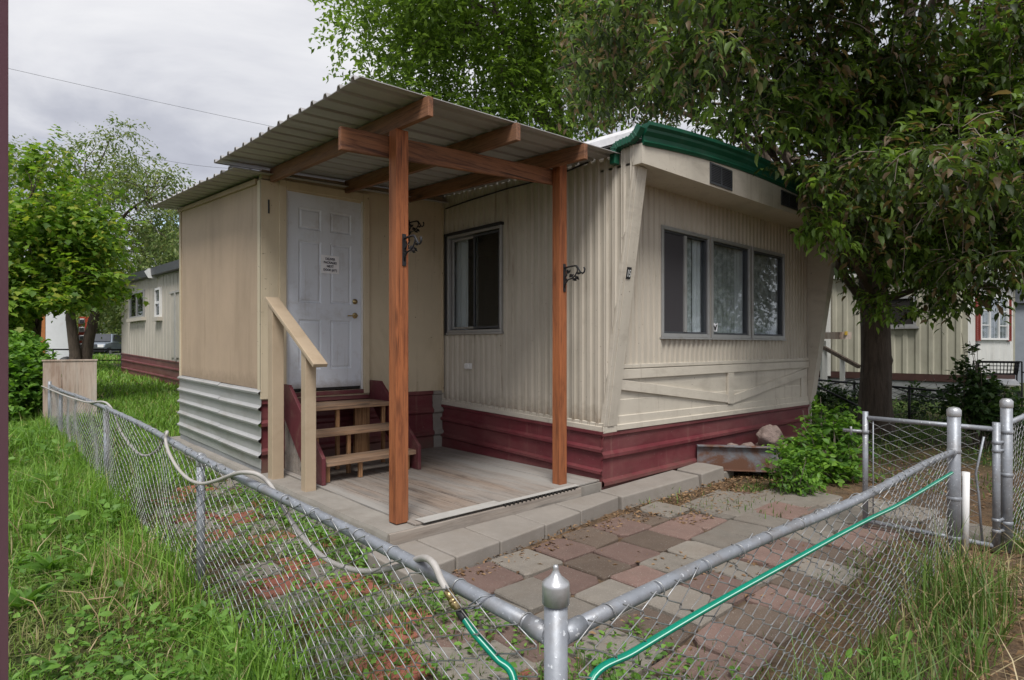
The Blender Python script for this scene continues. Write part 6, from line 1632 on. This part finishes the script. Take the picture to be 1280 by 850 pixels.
shrub((b[0], b[1], 0), [(at_d(1040, 505, 11.6), .3), (at_d(1062, 500, 11.8), .25), (at_d(1150, 500, 12.4), .28)], 200, 8, .09, M['dark_leaf'], 'low dark weeds along the black rail fence near the trunk', 65, .5)

# ================================================================ grass and weeds
rng = rs(91)
def scatter(x0, x1, y0, y1, dens, keep=None):
    n = int((x1 - x0) * (y1 - y0) * dens); p = np.stack([rng.uniform(x0, x1, n), rng.uniform(y0, y1, n)], 1)
    if keep is not None: p = p[keep(p)]
    return p
NB = np.array([[mnoise.noise(Vector((x * .35, y * .35, 3))) for y in range(-10, 130)] for x in range(-60, 130)])
def clump(p, s=1.0):        # smooth noise lookup
    ix = np.clip((p[:, 0] * 3 * s + 60), 0, 188); iy = np.clip((p[:, 1] * 3 * s + 10), 0, 138)
    x0, y0 = ix.astype(int), iy.astype(int); fx, fy = ix - x0, iy - y0
    return NB[x0, y0] * (1 - fx) * (1 - fy) + NB[x0 + 1, y0] * fx * (1 - fy) + NB[x0, y0 + 1] * (1 - fx) * fy + NB[x0 + 1, y0 + 1] * fx * fy
def lawn_set(p, hmin, hmax, w):
    c = clump(p); h = (hmin + (hmax - hmin) * rng.random(len(p)) ** 1.4) * np.clip(.75 + 1.1 * c, .35, 1.5)
    P = np.concatenate([p, (ground_z_np(0, p[:, 1]) - .01)[:, None]], 1); return P, h, np.full(len(p), w) * (.7 + .6 * rng.random(len(p)))
parts = []
bare = lambda p: ~((clump(p, .8) < -.22) & (rng.random(len(p)) < .8)) & ~(((p[:, 0] - on_z(55, 800)[0]) ** 2 + (p[:, 1] - on_z(55, 800)[1]) ** 2 < .12) & (rng.random(len(p)) < .75))
parts.append(lawn_set(scatter(-2.2, 1.04, 1.0, 5.2, 6200, bare), .05, .20, .0070))
parts.append(lawn_set(scatter(-2.5, 1.04, 5.2, 9.5, 1900, bare), .08, .24, .010))
parts.append(lawn_set(scatter(-3.5, 1.04, 9.5, 17, 520), .14, .32, .016))
parts.append(lawn_set(scatter(-8, 5, 17, 34, 130), .12, .28, .03))
parts.append(lawn_set(scatter(-20, 8, 34, 55, 26), .12, .3, .06))
parts.append(lawn_set(scatter(1.1, 2.05, 6.8, 9.6, 1300), .08, .22, .010))
parts.append(lawn_set(scatter(1.1, 4.5, 9.65, 17, 520), .10, .22, .014))
# tall growth leaning on the outside of the left fence
pt_ = scatter(.55, 1.03, 2.2, 12.5, 1250, lambda p: rng.random(len(p)) < ((p[:, 0] - .45) / .6) ** 1.4); q = lawn_set(pt_, .20, .50, .008); parts.append(q)
P = np.concatenate([a[0] for a in parts]); H = np.concatenate([a[1] for a in parts]); W = np.concatenate([a[2] for a in parts])
tag(blades_mesh('lawn_grass', P, H, W, M['grass'], rng, lean=.75), kind='stuff')
th = [lawn_set(scatter(-2.2, 1.04, 1.0, 5.2, 1500), .06, .20, .006), lawn_set(scatter(-2.5, 1.04, 5.2, 11, 500), .08, .22, .009)]
tag(blades_mesh('matted_grass', np.concatenate([a[0] for a in th]), np.concatenate([a[1] for a in th]), np.concatenate([a[2] for a in th]), M['thatch'], rng, lean=2.2), kind='stuff')
# inside the yard: short grass between the pavers, along walls and under the right fence
parts = []
seam = lambda p: rng.random(len(p)) < np.clip(.45 + 1.6 * clump(p + 7, 1.3), 0.02, 1)
parts.append(lawn_set(scatter(1.08, 2.12, 1.1, 6.9, 1900, seam), .05, .16, .0075))
parts.append(lawn_set(scatter(1.1, 2.7, 1.02, 2.3, 1900, lambda p: rng.random(len(p)) < np.clip(.95 - (p[:, 0] - 1.1) * .55 - (p[:, 1] - 1.0) * .25, 0, 1)), .05, .15, .0065))
parts.append(lawn_set(scatter(1.1, 5.2, 1.02, 1.5, 700, seam), .04, .13, .006))
parts.append(lawn_set(scatter(4.6, 9.4, 2.2, 3.4, 420, lambda p: rng.random(len(p)) < np.clip(.25 + 1.5 * clump(p + 3, 1.2), 0, 1)), .04, .12, .008))
parts.append(lawn_set(scatter(5.9, 7.6, 2.5, 3.0, 700), .06, .24, .008))
parts.append(lawn_set(scatter(7.3, 13, -1, 3.0, 260, seam), .05, .16, .011))
parts.append(lawn_set(scatter(9.7, 18.5, 2.5, 8, 150), .08, .22, .016))
parts.append(lawn_set(scatter(5.5, 7.5, .5, .85, 1100), .08, .28, .008))
P = np.concatenate([a[0] for a in parts]); H = np.concatenate([a[1] for a in parts]); W = np.concatenate([a[2] for a in parts])
tag(blades_mesh('yard_grass', P, H, W, M['yard_grass'], rng, lean=.8), kind='stuff')
# outside of the right fence: tall green clumps, then dry straw near the gate post
pg_ = scatter(1.4, 5.0, .52, .97, 1500, lambda p: rng.random(len(p)) < np.clip(.45 + 1.8 * clump(p + 11, 1.5), .05, 1)); P, h, w = lawn_set(pg_, .18, .58, .0062)
h *= np.clip(pg_[:, 0] / 1.5 - .45, .35, 1.0) * np.clip(4.2 - pg_[:, 0] * .75, .5, 1.0)
tag(blades_mesh('fence_grass', P, h, w, M['yard_grass'], rng, lean=.7), kind='stuff')
ps = np.concatenate([scatter(3.5, 5.2, .60, .98, 420), scatter(4.3, 5.6, -.4, .6, 170), scatter(.55, .95, 3.3, 4.6, 420), scatter(2.0, 6.0, -.3, .6, 160), scatter(-1.5, .9, 1.2, 6, 45)])
P, h, w = lawn_set(ps, .12, .46, .0055)
tag(blades_mesh('dry_grass', P, h, w, M['straw'], rng, lean=1.1), kind='stuff')
# fallen leaves and chips on the soil
pl_ = np.concatenate([scatter(1.9, 6.8, 2.95, 3.30, 520), scatter(4.4, 9.3, 2.6, 3.3, 420), scatter(1.8, 7.6, 1.05, 2.9, 130, lambda p: rng.random(len(p)) < np.clip(.05 + 2.2 * clump(p + 5, 1.6), 0, 1)), scatter(3.2, 7.5, -1.6, .9, 330), scatter(4.5, 5.7, 3.3, 3.6, 250), scatter(7, 11, .5, 2.6, 160)])
P = np.concatenate([pl_, np.full((len(pl_), 1), .022)], 1); D = np.concatenate([rng.normal(0, 1, (len(pl_), 2)), rng.normal(0, .15, (len(pl_), 1))], 1)
tag(leaves_mesh('fallen_leaves', P, D, .022 + .03 * rng.random(len(P)), .45, M['dry_leaf'], None, rng, roll=.5, shape='diamond'), kind='stuff')
# low broad-leaved weeds mixed through the grass
def weeds(points, hmax, leaf, per):
    n = len(points); g = rng.random((n, per)) * 2 * PI
    base = np.concatenate([points, (ground_z_np(0, points[:, 1]))[:, None]], 1)[:, None, :] + np.zeros((n, per, 3))
    base[:, :, 2] += rng.random((n, per)) * hmax; sp = rng.random((n, per)) * .05
    base[:, :, 0] += np.cos(g) * sp; base[:, :, 1] += np.sin(g) * sp
    D = np.stack([np.cos(g), np.sin(g), rng.normal(.25, .3, (n, per))], -1)
    return base.reshape(-1, 3), D.reshape(-1, 3), leaf * (.5 + rng.random(n * per))
wp = [weeds(scatter(-1.8, 1.04, 1.2, 5.5, 34), .12, .05, 7), weeds(scatter(.3, 1.03, 1.3, 3.4, 100), .20, .04, 8), weeds(scatter(1.08, 2.2, 1.1, 6.5, 110), .08, .035, 7), weeds(scatter(1.1, 2.6, 1.05, 1.9, 130), .07, .032, 7), weeds(scatter(1.4, 3.4, .7, .97, 45), .12, .045, 8), weeds(scatter(-2.5, 1.0, 5.5, 12, 16), .2, .09, 7), weeds(scatter(1.95, 2.14, 3.4, 6.2, 160), .08, .04, 7)]
tag(leaves_mesh('low_weeds', np.concatenate([w[0] for w in wp]), np.concatenate([w[1] for w in wp]), np.concatenate([w[2] for w in wp]), .5, M['weed'], None, rng, droop=.15), kind='stuff')
# bigger rosettes, each its own plant
RO = [((30, 765), .17, 'large dandelion rosette on bare soil beside the plum post'), ((62, 722), .19, 'tall leaved dandelion clump up the slope from the bare soil'), ((20, 715), .12, 'small dandelion rosette partly behind the plum post'), ((112, 735), .15, 'broad leaved weed at the right of the tall dandelion clump'),
      ((95, 700), .13, 'dandelion rosette higher up in the lush grass'), ((180, 755), .12, 'low rosette in the middle of the front lawn')]
for (uv, L, lb) in RO:
    p = on_z(uv[0], uv[1]); t = thing('dandelion_plant', p, lb, 'weed', 'dandelion rosettes in the grass'); k = 17
    a = np.arange(k) * 2.4 + rng.random(k); P = np.tile(np.array([p]), (k, 1)) + np.array([0, 0, .02]); el = rng.uniform(.45, 1.7, k)
    leaves_mesh('foliage', P, np.stack([np.cos(a), np.sin(a), el], 1), L * (.7 + .5 * rng.random(k)), .30, M['weed'], t, rng, droop=.35)
# pale bent flower stalks
sk = []
for (u, v) in ((58, 800), (160, 740), (75, 660), (240, 690), (130, 810), (28, 690), (170, 800)):
    p = np.array(on_z(u, v)); a = rng.random() * 6; L = rng.uniform(.2, .34)
    m = MB(); m.tube([p, p + np.array([.03 * math.cos(a), .03 * math.sin(a), L * .5]), p + np.array([.10 * math.cos(a), .10 * math.sin(a), L * .85]), p + np.array([.2 * math.cos(a), .2 * math.sin(a), L * .9])], [.0035, .003, .0028, .0025], 6)
    o = m.build('flower_stalk', M['straw']); tag(o, 'pale bent dandelion stalk standing in the grass', 'stalk', 'bent dandelion stalks')
